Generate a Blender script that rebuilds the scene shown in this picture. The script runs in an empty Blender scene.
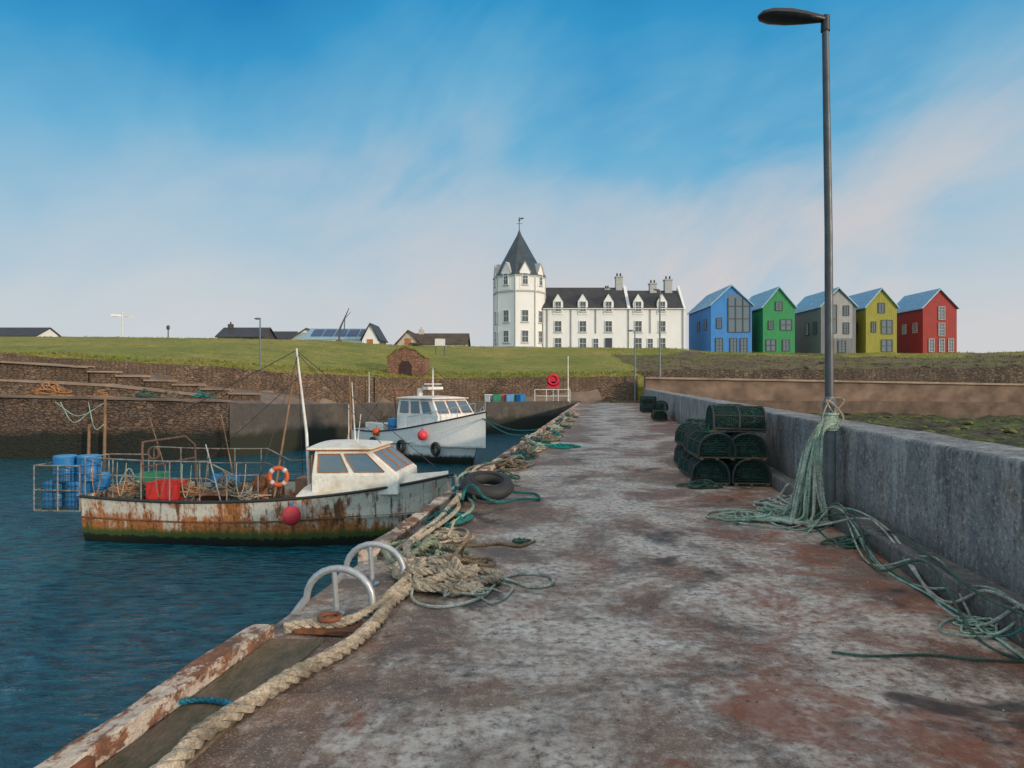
import bpy, bmesh, math, random
from mathutils import Vector, Matrix, noise
random.seed(7)
S=bpy.context.scene
S.view_settings.view_transform='Standard'
try: S.view_settings.look='None'
except: pass
S.view_settings.exposure=0
COL=S.collection
def link(o): COL.objects.link(o)
# ------------------------------------------------------------ materials
class NT:
    def __init__(s,name):
        s.m=bpy.data.materials.new(name); s.m.use_nodes=True
        s.t=s.m.node_tree; s.b=s.t.nodes['Principled BSDF']; s._tc=None
    def n(s,typ,ins=None,**kw):
        x=s.t.nodes.new(typ)
        for k,v in kw.items(): setattr(x,k,v)
        if ins:
            for k,v in ins.items():
                if isinstance(v,bpy.types.NodeSocket): s.t.links.new(v,x.inputs[k])
                else: x.inputs[k].default_value=v
        return x
    def co(s,scale=(1,1,1)):
        if not s._tc: s._tc=s.n('ShaderNodeTexCoord')
        if scale==(1,1,1): return s._tc.outputs['Object']
        return s.n('ShaderNodeMapping',{'Vector':s._tc.outputs['Object'],'Scale':scale}).outputs[0]
    def noise(s,scale,detail=4,rough=.6,stretch=(1,1,1),dist=0):
        return s.n('ShaderNodeTexNoise',{'Vector':s.co(stretch),'Scale':scale,'Detail':detail,'Roughness':rough,'Distortion':dist}).outputs[0]
    def xyz(s):
        s.co(); return s.n('ShaderNodeSeparateXYZ',{0:s._tc.outputs['Object']}).outputs
    def z(s): return s.xyz()[2]
    def ramp(s,fac,stops,interp='LINEAR'):
        r=s.n('ShaderNodeValToRGB',{'Fac':fac}); cr=r.color_ramp; cr.interpolation=interp
        while len(cr.elements)<len(stops): cr.elements.new(.5)
        for e,(p,c) in zip(cr.elements,stops):
            e.position=p
            e.color=(c[0],c[1],c[2],1) if isinstance(c,(tuple,list)) else (c,c,c,1)
        return r.outputs[0]
    def mix(s,fac,a,b,mode='MIX'):
        x=s.n('ShaderNodeMix',data_type='RGBA',blend_type=mode)
        for i,v in ((0,fac),(6,a),(7,b)):
            if isinstance(v,bpy.types.NodeSocket): s.t.links.new(v,x.inputs[i])
            else: x.inputs[i].default_value=(v if i==0 else (v[0],v[1],v[2],1))
        return x.outputs[2]
    def math(s,op,a,b=0.0):
        x=s.n('ShaderNodeMath',operation=op)
        for i,v in ((0,a),(1,b)):
            if isinstance(v,bpy.types.NodeSocket): s.t.links.new(v,x.inputs[i])
            else: x.inputs[i].default_value=v
        return x.outputs[0]
    def bump(s,h,strength=.5,dist=.02,prev=None):
        x=s.n('ShaderNodeBump',{'Height':h,'Strength':strength,'Distance':dist})
        if prev: s.t.links.new(prev,x.inputs['Normal'])
        return x.outputs[0]
    def out(s,color=None,rough=None,normal=None,metal=None,alpha=None):
        for k,v in (('Base Color',color),('Roughness',rough),('Normal',normal),('Metallic',metal),('Alpha',alpha)):
            if v is None: continue
            if isinstance(v,bpy.types.NodeSocket): s.t.links.new(v,s.b.inputs[k])
            else: s.b.inputs[k].default_value=(v[0],v[1],v[2],1) if k=='Base Color' else v
        return s.m
def M(name,c1,c2=None,scale=3,rough=.7,metal=0,bump=.3,bscale=None,stretch=(1,1,1),bd=.01,lo=.35,hi=.65):
    n=NT(name)
    if c2 is None: c2=tuple(x*.7 for x in c1)
    f=n.noise(scale,4,.65,stretch); c=n.ramp(f,[(lo,c1),(hi,c2)])
    f2=n.noise(bscale or scale*8,3,.6,stretch)
    c=n.mix(1.0,c,n.ramp(f2,[(.3,.8),(.7,1.12)]),'MULTIPLY')
    return n.out(c,n.ramp(f,[(.3,max(0,rough-.1)),(.7,min(1,rough+.1))]),n.bump(f2,bump,bd),metal)
def m_deck():
    n=NT('concrete_deck')
    a=n.noise(.38,5,.62,dist=.6); b=n.noise(2.3,7,.76); c=n.noise(14,5,.74); d=n.noise(75,2,.6)
    X_=n.xyz(); lat=n.math('SUBTRACT',X_[0],n.math('MULTIPLY',X_[1],.1406))
    base=n.ramp(a,[(.36,(.225,.105,.066)),(.5,(.215,.130,.090)),(.62,(.25,.19,.145))])
    base=n.mix(n.ramp(b,[(.44,0),(.60,.8)]),base,(.088,.060,.045))
    # bleached salt bloom, strongest along the walked centre line
    cen=n.ramp(n.math('ADD',n.math('MULTIPLY',lat,.25),.5),[(.12,.0),(.45,.17),(.76,.17),(1,.03)])
    wn_=n.math('ADD',n.noise(.62,6,.74,dist=.4),n.math('MULTIPLY',cen,.5))
    w=n.math('MULTIPLY',n.ramp(wn_,[(.50,0),(.63,1)]),n.ramp(c,[(.36,.05),(.58,1)]))
    base=n.mix(n.math('MULTIPLY',w,.95),base,(.70,.64,.57))
    w2=n.math('MULTIPLY',n.ramp(b,[(.5,1),(.40,0)]),n.ramp(c,[(.5,0),(.62,1)]))
    base=n.mix(n.math('MULTIPLY',w2,.45),base,(.48,.41,.35))
    s=n.ramp(d,[(.60,0),(.67,1)])
    base=n.mix(n.math('MULTIPLY',s,.6),base,(.60,.54,.48))
    s2=n.ramp(c,[(.31,1),(.39,0)])
    base=n.mix(n.math('MULTIPLY',s2,.75),base,(.035,.026,.021))
    r=n.ramp(n.math('ADD',n.noise(.9,5,.78,dist=.8),n.math('MULTIPLY',lat,.035)),[(.55,0),(.65,1)])
    base=n.mix(n.math('MULTIPLY',r,.72),base,(.25,.075,.032))
    dk=n.ramp(n.noise(1.0,5,.65,dist=.3),[(.33,1),(.40,0)])
    base=n.mix(n.math('MULTIPLY',dk,.85),base,(.036,.028,.024))
    nb=n.bump(b,.6,.06); nb=n.bump(c,.9,.03,nb)
    return n.out(base,n.ramp(b,[(.38,.85),(.62,.45)]),nb)
def m_wall():
    n=NT('concrete_parapet')
    a=n.noise(.8,6,.75,dist=.4); b=n.noise(2.2,7,.8,(1,1,.8)); d=n.noise(22,4,.75)
    base=n.ramp(a,[(.35,(.175,.195,.21)),(.6,(.29,.30,.30))])
    base=n.mix(n.ramp(b,[(.45,0),(.60,.8)]),base,(.10,.108,.115))
    st=n.noise(2.4,5,.78,(1,1,.25))
    base=n.mix(n.ramp(st,[(.51,0),(.64,.7)]),base,(.46,.455,.43))
    st2=n.noise(3.8,4,.75,(1,1,.16))
    base=n.mix(n.ramp(st2,[(.55,0),(.67,.65)]),base,(.06,.06,.058))
    base=n.mix(n.ramp(n.noise(1.6,5,.8),[(.57,0),(.66,.65)]),base,(.22,.14,.09))
    base=n.mix(n.ramp(d,[(.56,0),(.64,.65)]),base,(.54,.53,.50))
    base=n.mix(n.ramp(d,[(.34,.85),(.43,0)]),base,(.045,.045,.043))
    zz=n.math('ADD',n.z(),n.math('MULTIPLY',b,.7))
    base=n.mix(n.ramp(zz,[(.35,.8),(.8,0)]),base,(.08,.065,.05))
    nb=n.bump(b,.8,.07); nb=n.bump(d,1,.03,nb)
    return n.out(base,.85,nb)
def m_stone(name,c1,c2,c3,mortar,scale=3.2,zs=2.4,dark=None):
    n=NT(name)
    v=n.n('ShaderNodeTexVoronoi',{'Vector':n.co((1,1,zs)),'Scale':scale,'Randomness':.7})
    e=n.n('ShaderNodeTexVoronoi',{'Vector':n.co((1,1,zs)),'Scale':scale,'Randomness':.7},feature='DISTANCE_TO_EDGE')
    sep=n.n('ShaderNodeSeparateColor',{0:v.outputs['Color']})
    c=n.ramp(sep.outputs[0],[(0,c1),(.5,c2),(1,c3)])
    big=n.noise(.5,5,.7)
    c=n.mix(n.ramp(big,[(.42,0),(.62,.7)]),c,tuple(x*.45 for x in c1))
    c=n.mix(1.0,c,n.ramp(n.noise(9,4,.7),[(.3,.65),(.7,1.2)]),'MULTIPLY')
    c=n.mix(n.ramp(e.outputs[0],[(.02,.9),(.09,0)]),c,mortar)
    if dark is not None:
        zz=n.math('ADD',n.z(),big)
        c=n.mix(n.ramp(n.math('ADD',n.math('MULTIPLY',zz,.25),.5),[(dark[0],1),(dark[1],0)]),c,(.014,.016,.009))
    nb=n.bump(n.ramp(e.outputs[0],[(0,0),(.12,1)]),.8,.06)
    return n.out(c,.9,nb)
def m_slip():
    n=NT('weedy_dark_concrete')
    a=n.noise(.45,6,.75,(1,1,1.4)); b=n.noise(2.5,5,.75,(1,1,.3))
    c=n.ramp(a,[(.38,(.085,.075,.066)),(.5,(.058,.052,.046)),(.62,(.10,.08,.062))])
    c=n.mix(n.ramp(b,[(.5,0),(.66,.6)]),c,(.028,.026,.022))
    zz=n.math('ADD',n.z(),a)
    c=n.mix(n.ramp(n.math('ADD',n.math('MULTIPLY',zz,.25),.5),[(.38,1),(.46,0)]),c,(.014,.017,.009))
    return n.out(c,.8,n.bump(b,.5,.04))
def m_grass():
    n=NT('grass')
    a=n.noise(.12,6,.7); b=n.noise(.9,6,.78); c=n.noise(5,4,.75,(1,.4,1))
    col=n.ramp(a,[(.34,(.15,.18,.018)),(.5,(.22,.22,.03)),(.64,(.31,.25,.055))])
    col=n.mix(n.ramp(b,[(.48,0),(.64,.75)]),col,(.09,.10,.018))
    col=n.mix(1,col,n.ramp(c,[(.3,.6),(.7,1.3)]),'MULTIPLY')
    return n.out(col,.95,n.bump(b,.7,.25))
def m_scrub():
    n=NT('rough_bank')
    a=n.noise(.16,6,.8); b=n.noise(1.3,6,.8); 
    col=n.ramp(a,[(.38,(.13,.085,.05)),(.47,(.19,.14,.075)),(.54,(.17,.17,.035)),(.62,(.10,.075,.045))])
    col=n.mix(n.ramp(b,[(.45,0),(.62,.8)]),col,(.05,.038,.024))
    return n.out(col,.95,n.bump(b,1,.4))
def m_beach():
    n=NT('shore_rock')
    a=n.noise(.28,7,.8,(1,1.8,1)); b=n.noise(2.2,6,.8)
    col=n.ramp(a,[(.38,(.10,.06,.04)),(.46,(.09,.06,.038)),(.50,(.13,.16,.018)),(.57,(.20,.23,.025)),(.61,(.10,.10,.025)),(.66,(.08,.05,.032))])
    col=n.mix(n.ramp(b,[(.44,0),(.58,.9)]),col,(.020,.016,.010))
    return n.out(col,.85,n.bump(b,1,.5))
def m_water():
    n=NT('harbour_water')
    a=n.noise(2.6,3,.5,(1,2.8,1),.2); b=n.noise(8,3,.6,(1,2.6,1),.2)
    nb=n.bump(a,.6,.16); nb=n.bump(b,.5,.045,nb)
    n.b.inputs['IOR'].default_value=1.33
    col=n.ramp(a,[(.38,(.003,.045,.070)),(.62,(.008,.105,.145))])
    return n.out(col,.03,nb)
def m_hull(name,paint,bottom,rustamt=.5,zr=.55):
    n=NT(name)
    a=n.noise(1.5,6,.76,(1,1,.7)); b=n.noise(3.4,6,.78,(1.6,1.6,.22)); c=n.noise(14,4,.7)
    o=n.xyz(); z=o[2]
    base=n.mix(n.ramp(c,[(.35,0),(.7,.5)]),paint,tuple(x*.55 for x in paint))
    rust=n.ramp(c,[(.35,(.50,.20,.05)),(.54,(.38,.12,.03)),(.68,(.11,.045,.022))])
    f=n.math('ADD',n.math('MULTIPLY',a,.6),n.math('MULTIPLY',b,.4))
    if rustamt>0:
        # rust gathers low on the plating and thins out toward the sheer and the bow
        f=n.math('ADD',f,n.ramp(z,[(.2,.13),(.45,.07),(.8,-.01)]))
        f=n.math('SUBTRACT',f,n.ramp(n.math('MULTIPLY',o[0],.1),[(.72,0),(.86,.09)]))
    m1=n.ramp(f,[(.62-rustamt*.25,0),(.69-rustamt*.25,1)])
    base=n.mix(m1,base,rust)
    if rustamt>0:
        base=n.mix(n.ramp(n.math('ADD',b,n.math('MULTIPLY',a,.3)),[(.68,0),(.76,.8)]),base,(.055,.036,.026))
    zz=n.math('ADD',z,n.math('MULTIPLY',b,-.4))
    base=n.mix(n.ramp(zz,[(.10,1),(.24,0)]),base,bottom)
    base=n.mix(n.ramp(zz,[(-.12,1),(-.02,0)]),base,(.012,.014,.008))
    return n.out(base,.6,n.bump(c,.5,.012))
def m_clad(name,c,s=3.2):
    n=NT(name)
    x=n.xyz()
    w=n.math('FRACT',n.math('MULTIPLY',n.math('ADD',x[0],x[1]),s))
    l=n.ramp(w,[(0,0),(.08,1),(.92,1),(1,0)])
    col=n.mix(1,c,n.ramp(n.noise(1.2,4,.7,(3,3,.4)),[(.3,.75),(.7,1.1)]),'MULTIPLY')
    col=n.mix(1,col,n.ramp(l,[(0,.55),(1,1)]),'MULTIPLY')
    return n.out(col,.65,n.bump(l,.5,.02))
def m_slate(name,c,rough=.55):
    n=NT(name)
    br=n.n('ShaderNodeTexBrick',{'Vector':n.mix(1,n.co((1,0,1)),n.n('ShaderNodeMapping',{'Vector':n.co((0,1,0)),'Rotation':(0,0,-math.pi/2)}).outputs[0],'ADD'),'Scale':1.0,'Color1':(c[0],c[1],c[2],1),'Color2':(c[0]*.6,c[1]*.6,c[2]*.62,1),'Mortar':(c[0]*.35,c[1]*.35,c[2]*.35,1),'Mortar Size':.02,'Brick Width':.4,'Row Height':.25})
    col=n.mix(1,br.outputs[0],n.ramp(n.noise(.8,5,.7),[(.3,.65),(.7,1.3)]),'MULTIPLY')
    return n.out(col,rough,n.bump(br.outputs[1],-.3,.02))
def m_render():
    n=NT('white_harling')
    col=n.ramp(n.noise(.5,5,.7,(1,1,.5)),[(.35,(.78,.77,.76)),(.68,(.69,.69,.68))])
    return n.out(col,.85,n.bump(n.noise(12,3,.7),.3,.02))
def m_rope(name,c,s=60):
    n=NT(name)
    a=n.noise(s,2,.7); b=n.noise(4,5,.75)
    col=n.mix(n.ramp(b,[(.42,0),(.62,.85)]),c,tuple(x*.38 for x in c))
    col=n.mix(1,col,n.ramp(a,[(.3,.5),(.7,1.2)]),'MULTIPLY')
    return n.out(col,.95,n.bump(a,1,.008))
def m_kerb(name):
    n=NT(name)
    a=n.noise(3.2,6,.78,(1.3,.8,1.3)); c=n.noise(18,4,.75); b=n.noise(1.4,5,.7)
    col=n.ramp(c,[(.3,(.42,.33,.26)),(.65,(.60,.51,.42))])
    col=n.mix(n.ramp(a,[(.47,0),(.53,1)]),col,n.ramp(c,[(.35,(.30,.12,.055)),(.6,(.13,.065,.04))]))
    col=n.mix(n.ramp(b,[(.52,0),(.62,.75)]),col,(.085,.065,.048))
    return n.out(col,.9,n.bump(a,.9,.04,n.bump(c,.8,.015)))
DECK=m_deck(); WALL=m_wall(); GRASS=m_grass(); SCRUB=m_scrub(); BEACH=m_beach(); WATER=m_water()
STONE=m_stone('quay_stone',(.20,.12,.078),(.13,.085,.06),(.25,.16,.11),(.036,.027,.02),3.0,3.0,(.41,.50))
STONE2=m_stone('retaining_stone',(.24,.15,.095),(.155,.10,.065),(.29,.195,.125),(.042,.032,.024),3.2,3.0)
SLIP=m_slip()
HUTST=m_stone('hut_stone',(.36,.17,.10),(.26,.13,.085),(.40,.22,.14),(.10,.065,.05),3,2.2)
QUAY=M('quay_paving',(.22,.16,.115),(.12,.09,.07),.6,.85)
DARKCON=M('weathered_dark_concrete',(.09,.078,.07),(.036,.033,.03),.6,.85,bump=.5,stretch=(1,1,.5),bd=.04)
SEAW=M('brown_sea_wall_concrete',(.25,.16,.11),(.11,.072,.052),.6,.85,stretch=(1,1,1.2),bump=.4,bd=.04)
SEAC=M('sea_wall_cope',(.36,.26,.19),(.22,.155,.115),.7,.85)
TIMB=m_kerb('worn_kerb_near'); KERB=TIMB
POLE=M('brown_pole',(.30,.17,.09),(.16,.09,.05),3,.7)
ALGAE=M('algae_plank',(.085,.075,.035),(.20,.14,.095),4,.85,bump=.8,stretch=(2,.8,1),bd=.02)
GALV=M('galvanised_steel',(.50,.52,.53),(.38,.39,.40),6,.45,.5,.1)
POST=M('grey_painted_steel',(.085,.095,.10),(.06,.065,.07),3,.45,.3,.15)
POSTB=M('pale_grey_base',(.17,.20,.215),(.11,.13,.14),3,.55,.1,.2)
BLACK=M('black_rubber',(.018,.018,.019),(.028,.028,.028),8,.65)
LAMPH=M('dark_lamp_housing',(.02,.022,.025),(.03,.03,.034),8,.4,.2)
GLASS=NT('window_glass').out((.05,.07,.09),.08)
GLASSB=NT('glazing').out((.10,.15,.19),.05)
WHITE=M('white_paint',(.72,.71,.68),(.55,.52,.48),2,.5,bump=.1)
FRAMEW=M('white_frame',(.7,.7,.7),(.6,.6,.6),5,.5,bump=.1)
STONEG=M('grey_margin',(.45,.45,.44),(.36,.36,.35),4,.8)
HARL=m_render(); SLATE=m_slate('slate',(.10,.105,.12)); SLATES=m_slate('blue_slate',(.11,.17,.215)); SLATEB=m_slate('brown_tile',(.22,.165,.125),.8)
METR=M('blue_grey_metal_roof',(.34,.49,.60),(.27,.42,.53),1,.3,.35,.1)
RUST=M('rusty_steel',(.30,.11,.045),(.12,.05,.03),8,.8,.2,.6)
ROPEC=m_rope('cream_rope',(.52,.43,.32)); ROPEG=m_rope('pale_green_rope',(.36,.50,.41)); ROPET=m_rope('teal_rope',(.02,.20,.19)); ROPED=m_rope('dark_green_rope',(.06,.13,.10)); ROPEB=m_rope('blue_rope',(.02,.25,.38)); ROPEO=m_rope('orange_net',(.48,.24,.11)); ROPEBR=m_rope('brown_rope',(.27,.19,.12))
ROPEGY=m_rope('grey_rope',(.48,.51,.45))
NETG=m_rope('creel_net',(.016,.068,.054),40)
RED=M('red_plastic',(.62,.03,.02),(.45,.025,.02),4,.45); PINK=M('pink_buoy',(.80,.05,.07),(.65,.04,.055),4,.4)
ORANGE=M('orange_plastic',(.75,.13,.03),(.55,.09,.02),4,.5); BLUEP=M('blue_plastic',(.02,.20,.46),(.015,.12,.30),3,.4); GREENP=M('green_plastic',(.03,.26,.14),(.02,.16,.10),3,.5)
CABW=M('worn_cream_gelcoat',(.76,.73,.65),(.48,.33,.20),1.8,.5,bump=.15,lo=.50,hi=.76)
VARN=M('varnished_trim',(.45,.17,.05),(.28,.10,.035),3,.5); DKWD=M('deck_planks',(.26,.11,.06),(.13,.065,.04),2.5,.75,stretch=(.5,6,1))
HULL1=m_hull('rusty_white_hull',(.66,.61,.51),(.055,.085,.015),.57); HULL2=m_hull('white_hull',(.78,.76,.72),(.02,.02,.018),-.05)
# ------------------------------------------------------------ mesh builder
class MB:
    def __init__(s): s.v=[];s.f=[];s.mi=[];s.m=0
    def add(s,vs,fs):
        k=len(s.v); s.v+= [tuple(v) for v in vs]
        for f in fs: s.f.append([k+i for i in f]); s.mi.append(s.m)
    def box(s,c,d,R=None):
        x,y,z=d[0]/2,d[1]/2,d[2]/2
        vs=[Vector(p) for p in ((-x,-y,-z),(x,-y,-z),(x,y,-z),(-x,y,-z),(-x,-y,z),(x,-y,z),(x,y,z),(-x,y,z))]
        if R: vs=[R@v for v in vs]
        s.add([v+Vector(c) for v in vs],[(0,3,2,1),(4,5,6,7),(0,1,5,4),(1,2,6,5),(2,3,7,6),(3,0,4,7)])
    def b2(s,a,b): s.box([(a[i]+b[i])/2 for i in range(3)],[abs(b[i]-a[i]) for i in range(3)])
    def ext(s,pts,vec):
        n=len(pts); v=Vector(vec)
        s.add(list(pts)+[Vector(p)+v for p in pts],[tuple(range(n-1,-1,-1)),tuple(range(n,2*n))]+[(i,(i+1)%n,n+(i+1)%n,n+i) for i in range(n)])
    def frames(s,P,closed=False):
        T=[]
        for i in range(len(P)):
            a=P[i-1] if (i>0 or closed) else P[i]; b=P[(i+1)%len(P)] if (i<len(P)-1 or closed) else P[i]
            t=(b-a); T.append(t.normalized() if t.length>1e-9 else Vector((0,0,1)))
        up=Vector((0,0,1)) if abs(T[0].z)<.9 else Vector((1,0,0))
        N=[(up-T[0]*up.dot(T[0])).normalized()]
        for t in T[1:]:
            q=N[-1]-t*N[-1].dot(t); N.append(q.normalized() if q.length>1e-6 else N[-1])
        return T,N
    def tube(s,pts,r,n=6,closed=False):
        P=[Vector(p) for p in pts]; T,N=s.frames(P,closed); k=len(P)
        R=r if isinstance(r,(list,tuple)) else [r]*k
        vs=[]
        for i in range(k):
            B=T[i].cross(N[i])
            for j in range(n):
                a=2*math.pi*j/n; vs.append(P[i]+(N[i]*math.cos(a)+B*math.sin(a))*R[i])
        fs=[]
        for i in range(k if closed else k-1):
            i2=(i+1)%k
            for j in range(n): fs.append((i*n+j,i*n+(j+1)%n,i2*n+(j+1)%n,i2*n+j))
        if not closed: fs+=[tuple(range(n-1,-1,-1)),tuple((k-1)*n+j for j in range(n))]
        s.add(vs,fs)
    def twist(s,pts,R,pitch,strands=3,n=5):
        P=[Vector(p) for p in pts]; T,N=s.frames(P); L=0; out=[[] for _ in range(strands)]
        for i,p in enumerate(P):
            if i: L+=(P[i]-P[i-1]).length
            B=T[i].cross(N[i])
            for k in range(strands):
                a=2*math.pi*(L/pitch+k/strands); out[k].append(p+(N[i]*math.cos(a)+B*math.sin(a))*R*.52)
        for o in out: s.tube(o,R*.56,n)
    def cyl(s,a,b,r0,r1=None,n=12): s.tube([a,b],[r0,r0 if r1 is None else r1],n)
    def sph(s,c,r,nu=14,nv=9,sc=(1,1,1)):
        vs=[];fs=[];c=Vector(c)
        for i in range(nv+1):
            th=math.pi*i/nv
            for j in range(nu):
                a=2*math.pi*j/nu; vs.append(c+Vector((r*sc[0]*math.sin(th)*math.cos(a),r*sc[1]*math.sin(th)*math.sin(a),r*sc[2]*math.cos(th))))
        for i in range(nv):
            for j in range(nu): fs.append((i*nu+j,i*nu+(j+1)%nu,(i+1)*nu+(j+1)%nu,(i+1)*nu+j))
        s.add(vs,fs)
    def torus(s,c,R,r,axis='z',n=24,m=8,Rm=None):
        P=[]
        for i in range(n):
            a=2*math.pi*i/n; v=Vector((R*math.cos(a),R*math.sin(a),0))
            if axis=='y': v=Vector((v.x,0,v.y))
            if axis=='x': v=Vector((0,v.x,v.y))
            if Rm: v=Rm@v
            P.append(Vector(c)+v)
        s.tube(P,r,m,True)
    def obj(s,name,mats,parent=None,smooth=False,loc=None,rz=0,label=None,cat=None,kind=None,group=None,weld=False,bev=0,plabel=None):
        me=bpy.data.meshes.new(name); me.from_pydata(s.v,[],s.f)
        if not isinstance(mats,(list,tuple)): mats=[mats]
        for m in mats: me.materials.append(m)
        me.polygons.foreach_set('material_index',s.mi)
        bm=bmesh.new(); bm.from_mesh(me)
        if weld: bmesh.ops.remove_doubles(bm,verts=bm.verts,dist=1e-4)
        bmesh.ops.recalc_face_normals(bm,faces=bm.faces); bm.to_mesh(me); bm.free()
        if smooth:
            me.polygons.foreach_set('use_smooth',[True]*len(me.polygons)); me.set_sharp_from_angle(angle=math.radians(38))
        me.update()
        o=bpy.data.objects.new(name,me); link(o)
        if parent: o.parent=parent
        if loc: o.location=loc
        o.rotation_euler[2]=rz
        if label: o['label']=label
        if cat: o['category']=cat
        if kind: o['kind']=kind
        if group: o['group']=group
        if bev:
            b=o.modifiers.new('b','BEVEL'); b.width=bev; b.segments=3; b.limit_method='ANGLE'
        return o
def thing(name,label,cat,loc,rz=0,group=None,rot=None):
    e=bpy.data.objects.new(name,None); link(e); e.empty_display_size=.2
    e.location=loc; e.rotation_euler=rot or (0,0,rz); e['label']=label; e['category']=cat
    if group: e['group']=group
    return e
def dup(src,loc,rot,label=None):
    n=src.copy(); link(n); n.location=loc; n.rotation_euler=rot
    if label: n['label']=label
    for c in list(src.children):
        k=c.copy(); link(k); k.parent=n
        for g in list(c.children):
            q=g.copy(); link(q); q.parent=k
    return n
def interp(x,tab):
    if x<=tab[0][0]: return tab[0][1]
    for (a,b),(c,d) in zip(tab,tab[1:]):
        if x<=c: return b+(d-b)*(x-a)/(c-a)
    return tab[-1][1]
def cat(pts,k=8):
    P=[Vector(p) for p in pts]; P=[P[0]*2-P[1]]+P+[P[-1]*2-P[-2]]; o=[]
    for i in range(1,len(P)-2):
        a,b,c,d=P[i-1:i+3]
        for j in range(k):
            t=j/k; o.append(.5*((2*b)+(c-a)*t+(2*a-5*b+4*c-d)*t*t+(3*b-a-3*c+d)*t**3))
    o.append(P[-2]); return o
# ------------------------------------------------------------ layout: eye 1.7 m above the pier deck (z=0), water at -2
EYE=1.7; F=683.0; HZ=382.0; SL=.1406; WZ=-2.0
PR=-math.atan(SL)
def PP(lat,y,z=0): return (lat+SL*y,y,z)
def X(px,d): return (px-512)/F*d
def dk(px,py,z=0):
    d=F*(EYE-z)/(py-HZ); return (X(px,d),d,z)
cam=bpy.data.cameras.new('camera'); co=bpy.data.objects.new('camera',cam); link(co); S.camera=co
co.location=(0,0,EYE); co.rotation_euler=(math.radians(90),0,0); cam.sensor_width=36; cam.lens=24.0; cam.shift_y=(HZ-384)/1024; cam.clip_end=6000; cam.clip_start=.05
# ------------------------------------------------------------ light
sun=bpy.data.lights.new('sun','SUN'); so=bpy.data.objects.new('sun',sun); link(so)
EL=math.radians(13); AZ=math.radians(126)
sun.energy=2.7; sun.angle=math.radians(3); sun.color=(1,.80,.60)
dv=Vector((math.sin(AZ)*math.cos(EL),math.cos(AZ)*math.cos(EL),math.sin(EL)))
so.rotation_euler=dv.to_track_quat('Z','Y').to_euler(); so.location=dv*50
w=bpy.data.worlds.new('World'); S.world=w; w.use_nodes=True
t=w.node_tree; bg=t.nodes['Background']; bg.inputs[1].default_value=.1
class W(NT):
    def __init__(s): s.t=t; s._tc=None
n=W(); tc=n.n('ShaderNodeTexCoord')
sk=n.n('ShaderNodeTexSky',sky_type='NISHITA',sun_disc=False,sun_elevation=EL,sun_rotation=AZ)
sep=n.n('ShaderNodeSeparateXYZ',{0:tc.outputs['Generated']})
def wn(scale,detail,rough,st,dist=0,loc=(0,0,0),rot=(0,0,0)):
    mp=n.n('ShaderNodeMapping',{'Vector':tc.outputs['Generated'],'Rotation':rot})
    mp=n.n('ShaderNodeMapping',{'Vector':mp.outputs[0],'Scale':st,'Location':loc})
    return n.n('ShaderNodeTexNoise',{'Vector':mp.outputs[0],'Scale':scale,'Detail':detail,'Roughness':rough,'Distortion':dist}).outputs[0]
n1=wn(1.5,4,.5,(1,1,1.5),.3,(.3,.2,0),(0,.5,0)); n2=wn(2.3,5,.56,(.9,1,2.3),.5,(2.3,.7,.4),(0,.55,0))
e=n.math('ADD',sep.outputs[2],n.math('MULTIPLY',n.math('SUBTRACT',n1,.5),-.38))
e=n.math('ADD',e,n.math('MULTIPLY',n.math('SUBTRACT',n2,.5),-.22))
e=n.math('SUBTRACT',e,n.math('MULTIPLY',sep.outputs[0],.09))
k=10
rp=n.ramp(e,[(0,(.60,.64,.68)),(.12,(.54,.61,.67)),(.23,(.38,.55,.68)),(.33,(.15,.44,.67)),(.43,(.035,.31,.60)),(.56,(.004,.18,.47)),(.75,(.58,.58,.58))])  # last stop: pale overhead sky, out of view, raised for ambient light
pk=n.math('MULTIPLY',n.ramp(n2,[(.38,0),(.60,1)]),n.ramp(n.math('ADD',n.math('MULTIPLY',sep.outputs[0],.6),.42),[(.10,0),(.55,1)]))
pk=n.math('MULTIPLY',pk,n.ramp(sep.outputs[2],[(.0,.7),(.16,1),(.42,0)]))
rp=n.mix(n.math('MULTIPLY',pk,.8),rp,(.70,.62,.60))
back=n.ramp(n.math('ADD',n.math('MULTIPLY',sep.outputs[1],.5),.5),[(.30,(2.6,2.25,1.85)),(.58,(1,1,1))])  # unseen sky behind the camera boosted and warmed as added fill light
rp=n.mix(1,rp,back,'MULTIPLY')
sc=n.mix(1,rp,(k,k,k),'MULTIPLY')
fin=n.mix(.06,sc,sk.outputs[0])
t.links.new(fin,bg.inputs[0])
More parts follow.
